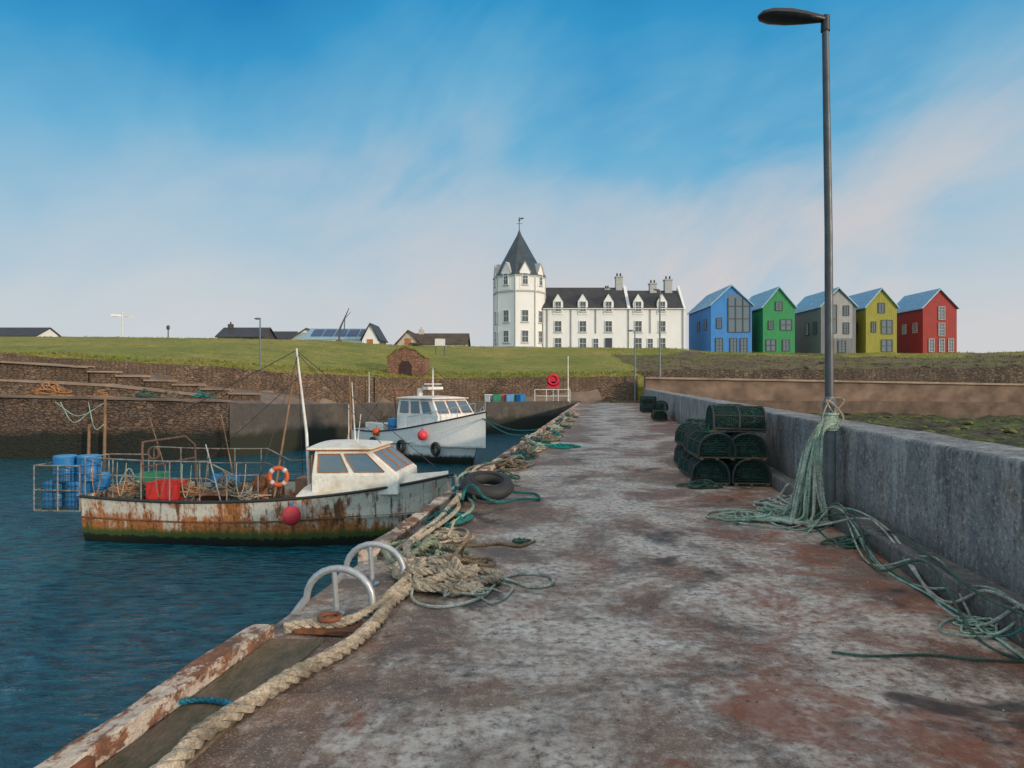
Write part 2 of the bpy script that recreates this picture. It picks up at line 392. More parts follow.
# ------------------------------------------------------------ terrain
YQ=[(-60,34),(-13.8,34),(-6.5,46),(5.5,54),(8,56),(300,56)]
def yq(x): return interp(x,YQ)
YR=[(-24,50),(-16,51),(-6,57),(11,58),(13,65),(200,66)]
ZR=[(-60,3.7),(-37,3.5),(-20,2.5),(-8,1.9),(4,2.0),(11,2.1),(14,2.4),(60,3.0),(200,3.2)]
YC=[(-40,82),(-22,84),(-10,95),(5,104),(80,106)]
ZC=[(-70,7.2),(-50,7.15),(-36,7.0),(-26,6.9),(-15,6.6),(0,6.9),(10,7.05),(25,6.9),(31,6.3),(40,6.1),(70,6.1),(80,6.5),(200,6.8)]
def tier(x): return interp(x,[(-60,2.6),(-24.5,2.2),(-24,1.6),(-16,.75),(-14.5,.1)])
def h(x,y):
    if y<yq(x):
        if x<SL*y+.5: return -4
        b=interp(y,[(0,-3.6),(14,-2.4),(26,-1.35),(56,-.95)])
        return b+.3*noise.noise((x*.25,y*.25,0))+.25*noise.noise((x*.9,y*.9,3))+.22*noise.noise((x*2.5,y*2.5,3))
    yr=interp(x,YR)
    if y<yr:
        if x<-14: return interp(x,[(-60,.9),(-29,.9),(-14,.62)]) if y<39.2 else tier(x)
        if x>11.5: return 1.15
        return .1
    yc=interp(x,YC); zr=interp(x,ZR); zc=interp(x,ZC)
    if y<yc:
        f=(y-yr)/(yc-yr); z=zr-.15+(zc-zr+.15)*(f**.9)
        rough=1 if x<12 else 2.2
        return z+.22*rough*noise.noise((x*.16,y*.16,1))*min(1,f*4,(1-f)*4+.25)+.05*rough*noise.noise((x*.8,y*.8,5))
    return zc-.05+.12*noise.noise((x*.2,y*.2,7))-min(1.5,(y-yc)*.004)
def arange(a,b,s):
    o=[];
    while a<b-1e-6: o.append(a); a+=s
    return o
xs=[-3000,-1500,-700,-350,-200,-130]+arange(-100,100,.8)+[100,130,200,350,700,1500,3000]
ys=[-600,-200,-60,-10,5]+arange(14,33,.6)+[33.98,34.02]+arange(35,39,1)+[39.15,39.25]+arange(40,56,.6)+arange(56,110,.9)+[111,114,118,124,132,145,170,220,350,700,1500,3500]
b=MB(); nx=len(xs)
for y in ys:
    for x in xs: b.v.append((x,y,h(x,y)))
for j in range(len(ys)-1):
    for i in range(nx-1):
        b.f.append((j*nx+i,j*nx+i+1,(j+1)*nx+i+1,(j+1)*nx+i))
        cx=(xs[i]+xs[i+1])/2; cy=(ys[j]+ys[j+1])/2
        q=0
        if cy<yq(cx): q=2
        elif cy<interp(cx,YR): q=1
        elif cx>13 and cy<interp(cx,YC)-12-16*noise.noise((cx*.08,cy*.08,0)): q=3
        b.mi.append(q)
g=b.obj('ground',[GRASS,QUAY,BEACH,SCRUB],smooth=True,kind='structure')
b=MB(); rd=random.Random(5)
for i in range(8000):
    x=rd.uniform(-62,80); yc=interp(x,YC); yr=interp(x,YR)
    if i%4==0: y=yc+rd.uniform(-2.5,1.5); s=rd.uniform(.06,.16)
    elif x<12: y=rd.uniform(yr+.2,yr+5); s=rd.uniform(.10,.26)
    else: y=rd.uniform(yr+.2,yc); s=rd.uniform(.08,.24)
    z=h(x,y); a=rd.uniform(0,6.28)
    b.m=1 if (x>13 and y<yc-12-16*noise.noise((x*.08,y*.08,0))) else 0
    for q in range(3):
        a+=2.1; dx=math.cos(a)*s*.35; dy=math.sin(a)*s*.35
        b.add([(x-dy*.7,y+dx*.7,z-.03),(x+dy*.7,y-dx*.7,z-.03),(x+dx+rd.uniform(-.05,.05),y+dy,z+s)],[(0,1,2)])
b.obj('grass_tufts',[GRASS,SCRUB],kind='stuff')
# water
def waveax(lo,hi,s,far): return far[0]+arange(lo,hi,s)+[hi]+far[1]
wx=waveax(-26,2,.16,([-3000,-800,-200,-60,-35],[8,30,100,400,3000])); wy=waveax(1.5,22,.12,([-3000,-600,-100,-20,-4],[23,24.5,26,28,30,33,36,40,46,54]))
b=MB(); nx=len(wx)
for y in wy:
    for x in wx:
        z=WZ+.022*noise.noise((x*.8+y*.3,y*1.8-x*.2,0))+.020*noise.noise((x*1.9,y*4.2,4))
        b.v.append((x,y,z))
for j in range(len(wy)-1):
    for i in range(nx-1): b.f.append((j*nx+i,j*nx+i+1,(j+1)*nx+i+1,(j+1)*nx+i)); b.mi.append(0)
b.obj('water',WATER,smooth=True,kind='structure')
# ------------------------------------------------------------ pier
def along(l0,l1,z0,z1,y0,y1,step=1.0,jit=0):
    b=MB(); N=max(1,int((y1-y0)/step)); vs=[]
    for i in range(N+1):
        y=y0+(y1-y0)*i/N; j=lambda s:jit*(noise.noise((y*1.3,s*7.7,l0))+.7*noise.noise((y*5,s*7.7,l0)))
        vs+=[PP(l0+j(1),y,z0),PP(l1+j(2),y,z0),PP(l1+j(2)*1.0,y,z1+j(3)),PP(l0+j(1),y,z1+j(4))]
    fs=[(3,2,1,0)]+[(4*i+a,4*i+(a+1)%4,4*i+4+(a+1)%4,4*i+4+a) for i in range(N) for a in range(4)]+[(4*N,4*N+1,4*N+2,4*N+3)]
    b.add(vs,fs); return b
along(-2.33,3.45,-5,0,-6,56,2).obj('pier',[DECK],kind='structure')
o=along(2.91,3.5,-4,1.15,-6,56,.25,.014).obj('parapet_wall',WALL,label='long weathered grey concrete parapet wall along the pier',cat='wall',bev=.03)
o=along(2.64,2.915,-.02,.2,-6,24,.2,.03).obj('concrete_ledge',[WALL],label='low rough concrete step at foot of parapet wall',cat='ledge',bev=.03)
along(-2.37,-2.24,-.25,.10,-1,4.55,.06,.018).obj('edging_kerb',TIMB,label='pale chipped rust stained edging beam on the pier edge',cat='kerb',bev=.008,group='pier edging beams')
along(-2.37,-2.21,-.22,.10,6.5,13,.1,.018).obj('edging_kerb',KERB,label='chipped rust stained edging beam beside the moored boat',cat='kerb',bev=.01,group='pier edging beams')
along(-2.37,-2.21,-.22,.10,13.05,30,.2,.02).obj('edging_kerb',KERB,label='chipped rust stained edging beam under mooring ropes',cat='kerb',bev=.02,group='pier edging beams')
along(-2.37,-2.20,-.22,.10,30.05,54,.5,.02).obj('edging_kerb',KERB,label='weathered edging beam near the quay end',cat='kerb',bev=.02,group='pier edging beams')
along(-2.23,-1.86,-.05,.012,-1,4.5,.15,.008).obj('timber_plank',ALGAE,label='dark algae stained plank inside the edging beam',cat='plank',bev=.01)
b=MB(); b.box((0,0,.1),(.18,.30,.23)); b.box((0,-.05,.0),(.30,.40,.05)); b.obj('iron_bracket',RUST,loc=PP(-2.29,2.80,-.12),rz=PR,label='rusty iron bracket clasping the pier edging beam',cat='bracket',bev=.01)
b=MB(); b.box((0,0,.03),(.42,.2,.03)); b.cyl((0,0,.03),(0,0,.1),.05,.04); b.torus((0,0,.1),.07,.018)
b.obj('mooring_ring',RUST,loc=dk(330,632),rz=PR,smooth=True,label='rusty iron mooring ring plate beside thick rope',cat='mooring ring')
b=MB(); rd=random.Random(8)
for i in range(900):
    y=1.8+rd.random()**1.6*16; la=rd.uniform(-1.9,2.6); x,_,_=PP(la,y); s=rd.uniform(.003,.010)
    a=rd.uniform(0,6.28); P=[(x+s*math.cos(a+q*1.57)*rd.uniform(.6,1.3),y+s*math.sin(a+q*1.57)*rd.uniform(.6,1.3),.0) for q in range(4)]
    b.m=rd.choice((0,1,1)); T=(x,y,s*.8)
    b.add(P+[T],[(0,1,4),(1,2,4),(2,3,4),(3,0,4)])
b.obj('grit',[M('pale_grit',(.50,.46,.42)),M('dark_grit',(.07,.055,.05))],kind='stuff')
# pier ladder
L=thing('pier_ladder','galvanised steel ladder with two curved grab rails over pier edge','ladder',PP(-2.08,5.35,0),PR)
for yy in (-.36,.40):
    b=MB(); pts=[(-.33,yy,-3),(-.33,yy,-.15),(-.2,yy,.03),(-.13,yy,.12)]
    for i in range(1,13):
        a=math.pi*(1-i/12); pts.append((.12+.25*math.cos(a),yy,.12+.22*math.sin(a)))
    pts.append((.37,yy,0)); b.tube(pts,.027,10); b.cyl((.37,yy,0),(.37,yy,.015),.07,.07,12)
    b.tube([(.08,yy,.33),(.10,yy+.0,.02)],.021,8); b.cyl((.10,yy,0),(.10,yy,.015),.06,.06,12)
    b.obj('handrail',GALV,L,True)
b=MB()
for i in range(9): b.cyl((-.33,-.38,-.3-i*.3),(-.33,.42,-.3-i*.3),.018)
b.obj('rung',GALV,L,True)
# ------------------------------------------------------------ lamp post on the pier
L=thing('street_lamp','tall dark steel street lamp on ledge beside parapet wall','street lamp',PP(2.74,8.45,.19))
b=MB(); b.cyl((0,0,0),(0,0,1.25),.075,.075,16); b.tube([(0,0,1.25),(0,0,1.33)],[.075,.052],16); b.cyl((0,0,0),(0,0,.03),.12,.12,12)
b.obj('base_column',POSTB,L,True)
b=MB(); b.tube([(0,0,1.3),(-.01,0,3.4),(-.05,0,5.9)],[.052,.047,.040],14); b.obj('post',POST,L,True)
b=MB(); b.tube([(-.05,0,5.85),(-.05,0,6.04)],[.054,.05],14)
vs=[]
secs=[(-.02,.03,.04),(-.12,.06,.06),(-.3,.11,.085),(-.5,.15,.10),(-.72,.15,.09),(-.84,.10,.06),(-.88,.03,.02)]
for x,wy_,hz in secs:
    for j in range(12):
        a=2*math.pi*j/12; vs.append((x,wy_*math.cos(a),5.99-.05*x-0.0+hz*math.sin(a)*(1 if math.sin(a)>0 else .55)))
b.add(vs,[(i*12+j,i*12+(j+1)%12,i*12+12+(j+1)%12,i*12+12+j) for i in range(6) for j in range(12)]+[tuple(range(12)),tuple(72+j for j in range(12))])
b.obj('lamp_head',LAMPH,L,True)
# ------------------------------------------------------------ ropes
def rope(name,pts,r,mat,label,k=8,tw=False,cat_='rope',group=None,pitch=None,fuzz=0):
    b=MB(); P=cat(pts,k)
    if tw: b.twist(P,r,pitch or r*6)
    else: b.tube(P,r,6)
    if fuzz:
        rd=random.Random(len(P))
        for _ in range(fuzz):
            i=rd.randrange(1,len(P)-1); a=rd.uniform(0,math.pi); T=(P[i+1]-P[i]).normalized(); up=Vector((0,0,1)); sd=T.cross(up).normalized()
            d=sd*math.cos(a)+up*math.sin(a); q=P[i].lerp(P[i+1],rd.random())+d*r*.8; e=q+d*rd.uniform(.01,.035)+T*rd.uniform(-.04,.04)+Vector((0,0,-.01)); w_=T*.0022
            b.add([q-w_,q+w_,e],[(0,1,2)])
    return b.obj(name,mat,smooth=True,label=label,cat=cat_,group=group)
R=.047
pts=[dk(125,800,R),dk(172,765,R),dk(200,735,R),dk(246,705,R),dk(296,674,R),dk(345,648,R),dk(374,624,R),dk(390,603,R),dk(408,587,R),dk(413,566,.06),dk(408,548,.08),dk(420,535,.08),dk(440,520,.1),dk(452,505,.1),dk(468,487,.1)]
rope('thick_rope',pts,R,ROPEC,'thick frayed cream mooring rope lying along pier edge',24,True,group='mooring ropes',pitch=.27,fuzz=900)
pts=[dk(285,628,R),dk(310,624,.06),dk(345,622,.07),dk(375,608,.07),dk(395,590,.09),dk(425,560,.1)]
rope('thick_rope',pts,.036,ROPEC,'thick frayed cream rope looping past the ladder foot',24,True,group='mooring ropes',pitch=.22,fuzz=300)
def coil(name,c,rad,nl,r,mat,label,seed,hgt=.15,tw=False,asp=.7,k=5,catn='rope coil',wob=.3,fuzz=0):
    rd=random.Random(seed); pts=[]
    for i in range(nl*7):
        a=2*math.pi*i/7+rd.uniform(-.3,.3); q=rad*(.55+wob*rd.uniform(-1,1)+.35*math.sin(i*.37+seed)); f=i/(nl*7)
        pts.append((c[0]+q*math.cos(a)+.25*rad*math.sin(i*.21),c[1]+q*asp*math.sin(a),c[2]+r+hgt*f*rd.uniform(.2,1.0)*max(.2,1.25-q/rad)))
    return rope(name,pts,r,mat,label,k,tw,catn,pitch=r*6,fuzz=fuzz)
coil('rope_coil',dk(430,580),.40,5,.034,ROPEC,'heaped coil of thick cream mooring rope on deck',3,.2,True,1.2,12,wob=.28,fuzz=500)
coil('rope_coil',dk(458,585),.34,5,.034,ROPEC,'second heap of thick cream rope beside the first',23,.26,True,1.1,12,wob=.28,fuzz=400)
coil('rope_coil',dk(455,572),.36,6,.018,ROPEBR,'heap of thin brown rope on top of thicker coil',9,.24,True,1.0,9,wob=.4)
coil('rope_coil',dk(425,556),.34,5,.026,m_rope('greenish_rope',(.30,.33,.23)),'loose greenish rope tangled against the pier kerb',5,.2,True,1.2,9,wob=.4)
coil('rope_coil',dk(468,592),.32,4,.011,ROPEGY,'thin pale rope spilled beside the coil',13,.10,True,1.1,9,wob=.45)
pts=[dk(420,570,.1),dk(412,598,.02),dk(440,607,.015),dk(480,598,.015),dk(500,580,.015),dk(520,574,.015),dk(548,576,.015),dk(552,584,.015),dk(530,587,.015),dk(508,580,.02),dk(480,577,.1)]
rope('thin_rope',pts,.013,ROPEGY,'thin pale line looped out over the concrete',10,group='thin lines')
pts=[dk(430,545,.02),dk(470,546,.015),dk(500,544,.015),dk(520,546,.02),dk(535,541,.015)]
rope('thin_rope',pts,.018,ROPEBR,'short brown rope end lying across the deck',8,True,group='thin lines')
coil('rope_coil',dk(518,543),.12,2,.016,ROPED,'small dark rope knot lying on the concrete',2,.05)
cols=[(ROPEC,'cream'),(ROPET,'teal'),(ROPEBR,'brown'),(ROPEC,'cream'),(ROPEG,'pale green'),(ROPED,'dark green'),(ROPEBR,'brown')]
for i in range(30):
    rd=random.Random(i+40); y=6.9+i*.95+rd.random(); m,nm=cols[i%7]
    if 9.4<y<10.8: continue
    coil('rope_coil',PP(-2.0+rd.random()*.34,y),.22+.2*rd.random(),5,.014+.012*rd.random(),m,'tangled '+nm+' rope piled against the pier edging beam',i+60,.2,i<8,1.6,6,wob=.42)
for i in range(9):
    rd=random.Random(i+140); y=6.6+i*1.3; m,nm=cols[(i+3)%7]
    pts=[PP(-2.2+.15*rd.random()+.35*math.sin(j*.9+i),y+j*.9,.05+.12*rd.random()) for j in range(6)]
    rope('loose_rope',pts,.018+.012*rd.random(),m,nm+' mooring rope snaking along the pier edge',8,True,group='mooring ropes')
b=MB(); b.torus((0,0,.10),.28,.10,n=32,m=12); b.torus((0,0,.10),.365,.03,n=32,m=6); b.torus((0,0,.19),.24,.02,n=32,m=6)
b.obj('tyre',BLACK,loc=(dk(487,500)[0],dk(487,500)[1],.12),rz=.3,smooth=True,label='old black rubber tyre lying on ropes at pier edge',cat='tyre',group='tyres').rotation_euler=(.28,0,.3)
pts=[dk(462,500,.1),dk(466,488,.25),dk(474,486,.32),dk(484,497,.32),dk(500,502,.1),dk(522,499,.05),dk(538,499,.03),dk(535,494,.03),dk(512,492,.05)]
rope('teal_rope',pts,.022,ROPET,'teal rope wrapped over the black tyre',10,True,group='mooring ropes')
coil('rope_coil',dk(460,499),.2,5,.022,m_rope('blue_teal',(.03,.24,.30)),'blue green rope bunched beside the black tyre',21,.3,True)
coil('fishing_net',dk(562,447),.42,7,.016,m_rope('bright_teal',(.015,.34,.26)),'flat heap of bright teal netting on deck',31,.08,False,1.2,5,'fishing net',.45)
rope('blue_rope',[dk(178,702,.03),dk(205,700,.03),dk(228,703,.03),dk(240,708,.02)],.016,ROPEB,'short blue rope end tied around the thick rope',8,True,group='mooring ropes')
# rope over lamp post
lp=Vector(PP(2.74,8.45,.19))
rd=random.Random(11)
for i in range(44):
    top=lp+Vector((-.09-.06*rd.random(),-.07-.06*rd.random(),.92+.14*rd.random()))
    sx=rd.random()
    e=lp+Vector((-.60+.46*sx,-.35+.4*rd.random(),-.16))
    pts=[lp+Vector((.06,-.07,1.02)),top,top*.78+e*.22+Vector((-.05-.08*rd.random(),-.05*rd.random(),-.05)),top*.4+e*.6+Vector((-.08*rd.random()-.05,-.06,-.12)),e+Vector((0,0,.05)),e+Vector((-.35*rd.random(),-.25+.4*rd.random(),0.0)),e+Vector((-.1-.4*rd.random(),.1,.02))]
    for q in pts: q.z=max(q.z,.02+.03*rd.random())
    rope('hanging_rope',pts,.013+.008*rd.random(),[ROPEG,ROPEGY,ROPEG][i%3],'pale green rope strand draped from the lamp post',8,i%2==0,group='ropes hung on the lamp post')
b=MB()
for i in range(8): b.torus((0,0,0+i*.028),.088+.008*math.sin(i*2),.017,n=18,m=6)
b.obj('rope_lashing',ROPEG,loc=lp+Vector((0,0,.92)),smooth=True,label='pale rope lashing wound around lamp post',cat='rope')
for i,(dx,s) in enumerate(((-.08,1),(.10,-1))):
    pts=[lp+Vector((.06*s,-.08,1.05)),lp+Vector((dx*1.2,-.12,1.28)),lp+Vector((-dx*.3,-.1,1.22+.08*i)),lp+Vector((-dx*1.4,-.12,1.08)),lp+Vector((-dx,-.1,.98))]
    rope('rope_loop',pts,.011,ROPEC,'cream rope loop knotted on the lamp post',8,group='ropes hung on the lamp post',cat_='rope')
for i in range(8):
    pts=[]; 
    base=[(745,515),(775,522),(812,527),(850,532),(880,560),(930,590),(985,625),(1030,652)]
    for (px,py) in base: pts.append(dk(px+rd.uniform(-14,14),py+rd.uniform(-12,10),.02))
    if i<3: pts=pts[2:]
    for q in range(len(pts)):
        x,y,z=pts[q]; lat=x-SL*y
        if lat>2.58: pts[q]=(x,y,.22+.02*rd.random()) if lat<2.87 else (2.8+SL*y,y,.225)
    rope('trailing_rope',pts,.007+.005*rd.random(),[ROPEG,ROPED,ROPEG,ROPET,ROPEGY,ROPED,ROPEGY,ROPEG][i],'thin green line trailing along foot of parapet ledge',8,group='trailing lines')
coil('rope_coil',dk(765,518),.52,10,.013,ROPEG,'pale green line heaped at foot of lamp post',71,.16,False,.7,wob=.42)
coil('rope_coil',dk(790,508),.42,11,.016,ROPEGY,'pale rope heaped at foot of lamp post',72,.32,False,.8,wob=.42)
coil('rope_coil',dk(850,545),.28,5,.011,ROPED,'dark green line tangled against the concrete ledge',73,.1,wob=.42)
coil('rope_coil',dk(985,628),.3,6,.008,ROPEG,'tangled thin green line beside the concrete ledge',74,.1,wob=.42)
rope('thin_rope',[dk(832,652,.012),dk(870,656,.012),dk(930,655,.012),dk(985,660,.012),dk(1040,662,.012)],.008,ROPED,'thin dark green line stretched across the concrete',8,group='thin lines')
# ------------------------------------------------------------ lobster creels
def creel():
    Lc,Wc,Hc=.86,.60,.44
    e=thing('lobster_creel','green netted lobster creel stacked against parapet wall','lobster creel',(0,0,0),group='stacked lobster creels')
    b=MB()
    for yy in (-.2,0,.2): b.box((0,yy*1.25,.02),(Lc,.05,.025))
    for xx in (-.4,0,.4): b.box((xx,0,.045),(.05,Wc,.02))
    b.obj('base_slats',ALGAE,e)
    b=MB()
    def arc(x,k=10):
        p=[(x,-Wc/2,.05)]
        for i in range(k+1):
            a=math.pi*(1-i/k); p.append((x,Wc/2*math.cos(a)*(1),.05+ (Hc-.05)*(math.sin(a)**.65)))
        p.append((x,Wc/2,.05)); return p
    for x in (-.42,0,.42): b.tube(arc(x),.020,6)
    for s in (-1,1): b.cyl((-.42,s*Wc/2,.06),(.42,s*Wc/2,.06),.018,n=6)
    b.cyl((-.42,0,Hc),(.42,0,Hc),.014,n=6); b.cyl((-.42,-.26,.28),(.42,-.26,.28),.012,n=6); b.cyl((-.42,.26,.28),(.42,.26,.28),.012,n=6)
    b.obj('frame',BLACK,e,True)
    b=MB(); nu=26;k=20
    for i in range(nu+1):
        x=-.42+.84*i/nu; sag=1-.06*math.sin(math.pi*((i*2/nu)%1))
        for j in range(k+1):
            a=math.pi*(1-j/k); b.v.append((x,Wc/2*math.cos(a)*sag,.05+(Hc-.05)*sag*(max(0,math.sin(a))**.65)+.010*math.sin(i*2.3+j)))
    for i in range(nu):
        for j in range(k): b.f.append((i*(k+1)+j,(i+1)*(k+1)+j,(i+1)*(k+1)+j+1,i*(k+1)+j+1)); b.mi.append(0)
    for x in (-.42,.42):
        for r_ in range(10):
            for c_ in range(14):
                y0=-Wc/2+Wc*c_/14;y1=y0+Wc/14;z0=.05+.39*r_/10;z1=z0+.039
                if all(((abs(yy)/(Wc/2))**2+((zz-.05)/.4)**3.0)<1.02 for yy in(y0,y1) for zz in (z0,z1)): b.add([(x,y0,z0),(x,y1,z0),(x,y1,z1),(x,y0,z1)],[(0,1,2,3)])
    o=b.obj('netting',NETG,e); m=o.modifiers.new('w','WIREFRAME'); m.thickness=.016; m.use_even_offset=False
    b=MB(); rd=random.Random(4)
    for q in range(6):
        P=[(rd.uniform(-.38,.38),rd.uniform(-.2,.2),rd.uniform(.08,.32)) for _ in range(9)]
        b.tube(cat(P,4),.018,5)
    b.obj('coiled_line',ROPED,e,True)
    return e
c0=creel(); H2=math.pi/2
pos=[(2.32,11.5,0,H2+.04),(1.72,11.6,0,H2-.08),(2.30,11.5,.43,H2-.05),(1.74,11.55,.43,H2+.1),(2.16,11.6,.85,.06),
 (2.32,12.45,0,H2),(1.70,12.55,0,H2+.1),(2.28,12.45,.43,H2+.06),(1.72,12.5,.43,H2-.05),(2.2,12.4,.85,H2+.12),
 (2.3,13.4,0,H2-.05),(1.70,13.5,0,H2+.05),(2.3,13.4,.43,H2),(1.75,13.5,.43,H2+.2),
 (2.3,14.35,0,H2),(1.72,14.5,0,H2-.1),(2.28,14.4,.43,H2),(2.2,15.2,0,.1),(2.2,15.2,.43,-.05),(2.2,16.0,0,.05)]
pos+= [(2.3,30,0,1.5),(2.3,30,.43,1.4),(2.3,31,0,1.6),(2.3,38,0,.1),(2.3,39.2,0,.1),(2.3,39.2,.43,.1)]
for i,(la,y,z,rz) in enumerate(pos):
    l=PP(la,y,z); t_=.02 if z<.5 else .06; r=(t_*math.sin(i*3),t_*math.cos(i*5),PR+rz)
    if i==0: c0.location=l; c0.rotation_euler=r
    else: dup(c0,l,r)
for i,(la,y,z) in enumerate(((1.8,11.5,.84),(2.1,13.4,.84),(2.1,14.4,.84),(1.5,11.0,0))):
    coil('rope_coil',PP(la,y,z),.3,7,.014,[NETG,ROPED,ROPED,ROPED][i],'dark green line heaped on the creel stack',310+i,.18,False,.8,5,wob=.42)
# ------------------------------------------------------------ quay and retaining walls
def rwall(name,pts,th,mat,label,step=.8,jit=.03,bev=0):
    b=MB(); P=[]
    for a,c in zip(pts,pts[1:]):
        L=math.hypot(c[0]-a[0],c[1]-a[1]); N=max(1,int(L/step))
        for i in range(N): P.append([a[q]+(c[q]-a[q])*i/N for q in range(4)])
    P.append(list(pts[-1])); vs=[]
    for i,p in enumerate(P):
        j=jit*noise.noise((p[0]*.9,p[1]*.9,p[3]))*2
        vs+=[(p[0],p[1]+j,p[2]),(p[0],p[1]+th,p[2]),(p[0],p[1]+th,p[3]+j),(p[0],p[1]+j,p[3]+j)]
    N=len(P)-1
    b.add(vs,[(3,2,1,0)]+[(4*i+a,4*i+(a+1)%4,4*i+4+(a+1)%4,4*i+4+a) for i in range(N) for a in range(4)]+[(4*N,4*N+1,4*N+2,4*N+3)])
    return b.obj(name,mat,label=label,cat='wall',bev=bev)
rwall('quay_wall',[(-90,33.6,-5,1.05),(-29,33.6,-5,1.02),(-13.9,33.6,-5,.7)],1.0,STONE,'old brown stone quay wall with weed above water',.5,.05)
rwall('quay_step',[(-90,32.9,-5,-.35),(-29,32.9,-5,-.4),(-14.5,32.9,-5,-.55)],.65,STONE,'lower stone step of the quay black with weed',.5,.06)
rwall('slipway_wall',[(-13.85,33.5,-5,.62),(-11,37.8,-5,.45),(-6.5,45.5,-5,.25)],1.2,SLIP,'dark weed stained concrete slipway wall above the water',.6,.02)
rwall('quay_wall',[(-6.4,45.5,-5,.3),(0,49.6,-5,.25),(5.4,53.6,-5,.2)],1.0,SLIP,'dark concrete quay wall joining the pier',.6,.02)
rwall('terrace_wall',[(-90,37.2,.5,2.0),(-29,37.2,.5,1.85),(-22,37.2,.5,1.5),(-17.2,37.2,.5,1.0)],.5,STONE2,'low brown stone terrace wall on the quay',.5,.04)
b=[(-90,38.9,.5,3.1),(-29,38.9,.5,2.8),(-24.2,38.9,.5,2.5)]
rwall('stepped_wall',b,.6,STONE2,'brown stone terrace wall stepping down the quay',.5,.05)
zz=2.25;x0=-24.1
for i in range(6):
    rwall('stepped_wall',[(x0,38.9,.4,zz),(x0+1.55,38.9,.4,zz-.03)],.6,STONE2,'brown stone terrace wall stepping down the quay')
    rwall('step_cope',[(x0-.03,38.75,zz+.003,zz+.09),(x0+1.56,38.75,zz-.02,zz+.07)],.8,SEAC,'pale stone coping on a terrace step',.8,0)
    x0+=1.6; zz-=.25
rwall('coping_course',[(-90,38.7,2.98,3.12),(-29,38.7,2.8,2.92),(-24.2,38.7,2.5,2.62)],.9,SEAC,'pale stone coping along the terrace wall')
rwall('coping_course',[(-90,37.1,1.9,2.08),(-29,37.1,1.8,1.93),(-22,37.1,1.45,1.58),(-17.2,37.1,.95,1.08)],.7,SEAC,'pale stone coping along the low terrace wall')
rwall('coping_course',[(-90,33.45,1.06,1.18),(-29,33.45,1.03,1.15),(-14,33.45,.72,.82)],.7,QUAY,'worn stone coping along the quay wall',.5,.02)
rwall('retaining_wall',[(-100,49.5,1.5,3.95),(-37,49.5,1.5,3.75),(-24,49.5,1,2.95),(-16,50.5,0,2.35),(-10.9,53.6,0,2.1)],.7,STONE2,'long dark stone retaining wall below grass slope',.5,.06)
rwall('retaining_wall',[(-10.8,53.7,0,2.05),(-6,56.5,0,2.0),(4,57.2,0,2.1),(10.6,57.6,0,2.2)],.7,STONE2,'stone retaining wall behind the quay head',.5,.06)
rwall('sea_wall',[(10.9,55.8,-2,1.95),(20,55.6,-2,1.8),(42,55.4,-2,1.4),(120,55,-2,1.3)],.6,SEAW,'long brown concrete sea wall above rocky shore',3,0)
rwall('sea_wall_cope',[(10.9,55.6,1.953,2.12),(20,55.4,1.803,1.96),(42,55.2,1.403,1.56),(120,54.8,1.303,1.46)],.9,SEAC,'clean pale coping along top of the sea wall',3,0)
rwall('shore_ledge',[(12.5,54.6,-3,.25),(42,54.3,-3,.05),(120,53.7,-3,0)],1.1,M('ledge_brown',(.17,.11,.075),(.09,.06,.045),.9,.85,bump=.6,bd=.05),'low brown concrete ledge at foot of sea wall',2,.02)
rwall('retaining_wall',[(11.2,64,.8,2.8),(30,64.6,.8,2.9),(60,65.2,.8,3.25),(140,66,.8,3.4)],.8,m_stone('dark_stone',(.15,.105,.07),(.09,.062,.044),(.20,.145,.10),(.026,.02,.015),2.2,2.4),'dark rough stone retaining wall behind the promenade',.5,.1)
ROCK=M('dark_rock',(.14,.095,.065),(.06,.055,.025),1.5,.9,bump=.8,bd=.05)
WEEDR=M('weedy_rock',(.15,.17,.025),(.06,.06,.02),1.2,.9,bump=.8,bd=.05)
def rock(loc,r,label,grp,sd,fl=.5,mat=None):
    b=MB(); b.sph((0,0,0),r,9,6,(1.2,.9,fl))
    b.v=[tuple(Vector(v)*(1+.6*noise.noise(Vector(v)/r*1.3+Vector((sd*3.1,0,0))))) for v in b.v]
    b.obj('boulder',mat or ROCK,loc=loc,rz=sd,label=label,cat='boulder',group=grp,weld=True)
rd=random.Random(3)
for i in range(170):
    y=rd.uniform(27,53); x=rd.uniform(SL*y+5,SL*y+5+y*.62); r=rd.uniform(.12,.36)
    wd_=noise.noise((x*.15,y*.3,9))>0
    rock((x,y,h(x,y)),r,('green weed covered' if wd_ else 'dark brown')+' boulder on the rocky shore','shore boulders',i,.35,WEEDR if wd_ else ROCK)
for i in range(90):
    x=rd.uniform(12,85); y=rd.uniform(66.5,80); r=rd.uniform(.2,.55)
    rock((x,y,h(x,y)),r,'brown boulder half buried in the rough bank','bank boulders',i+200)
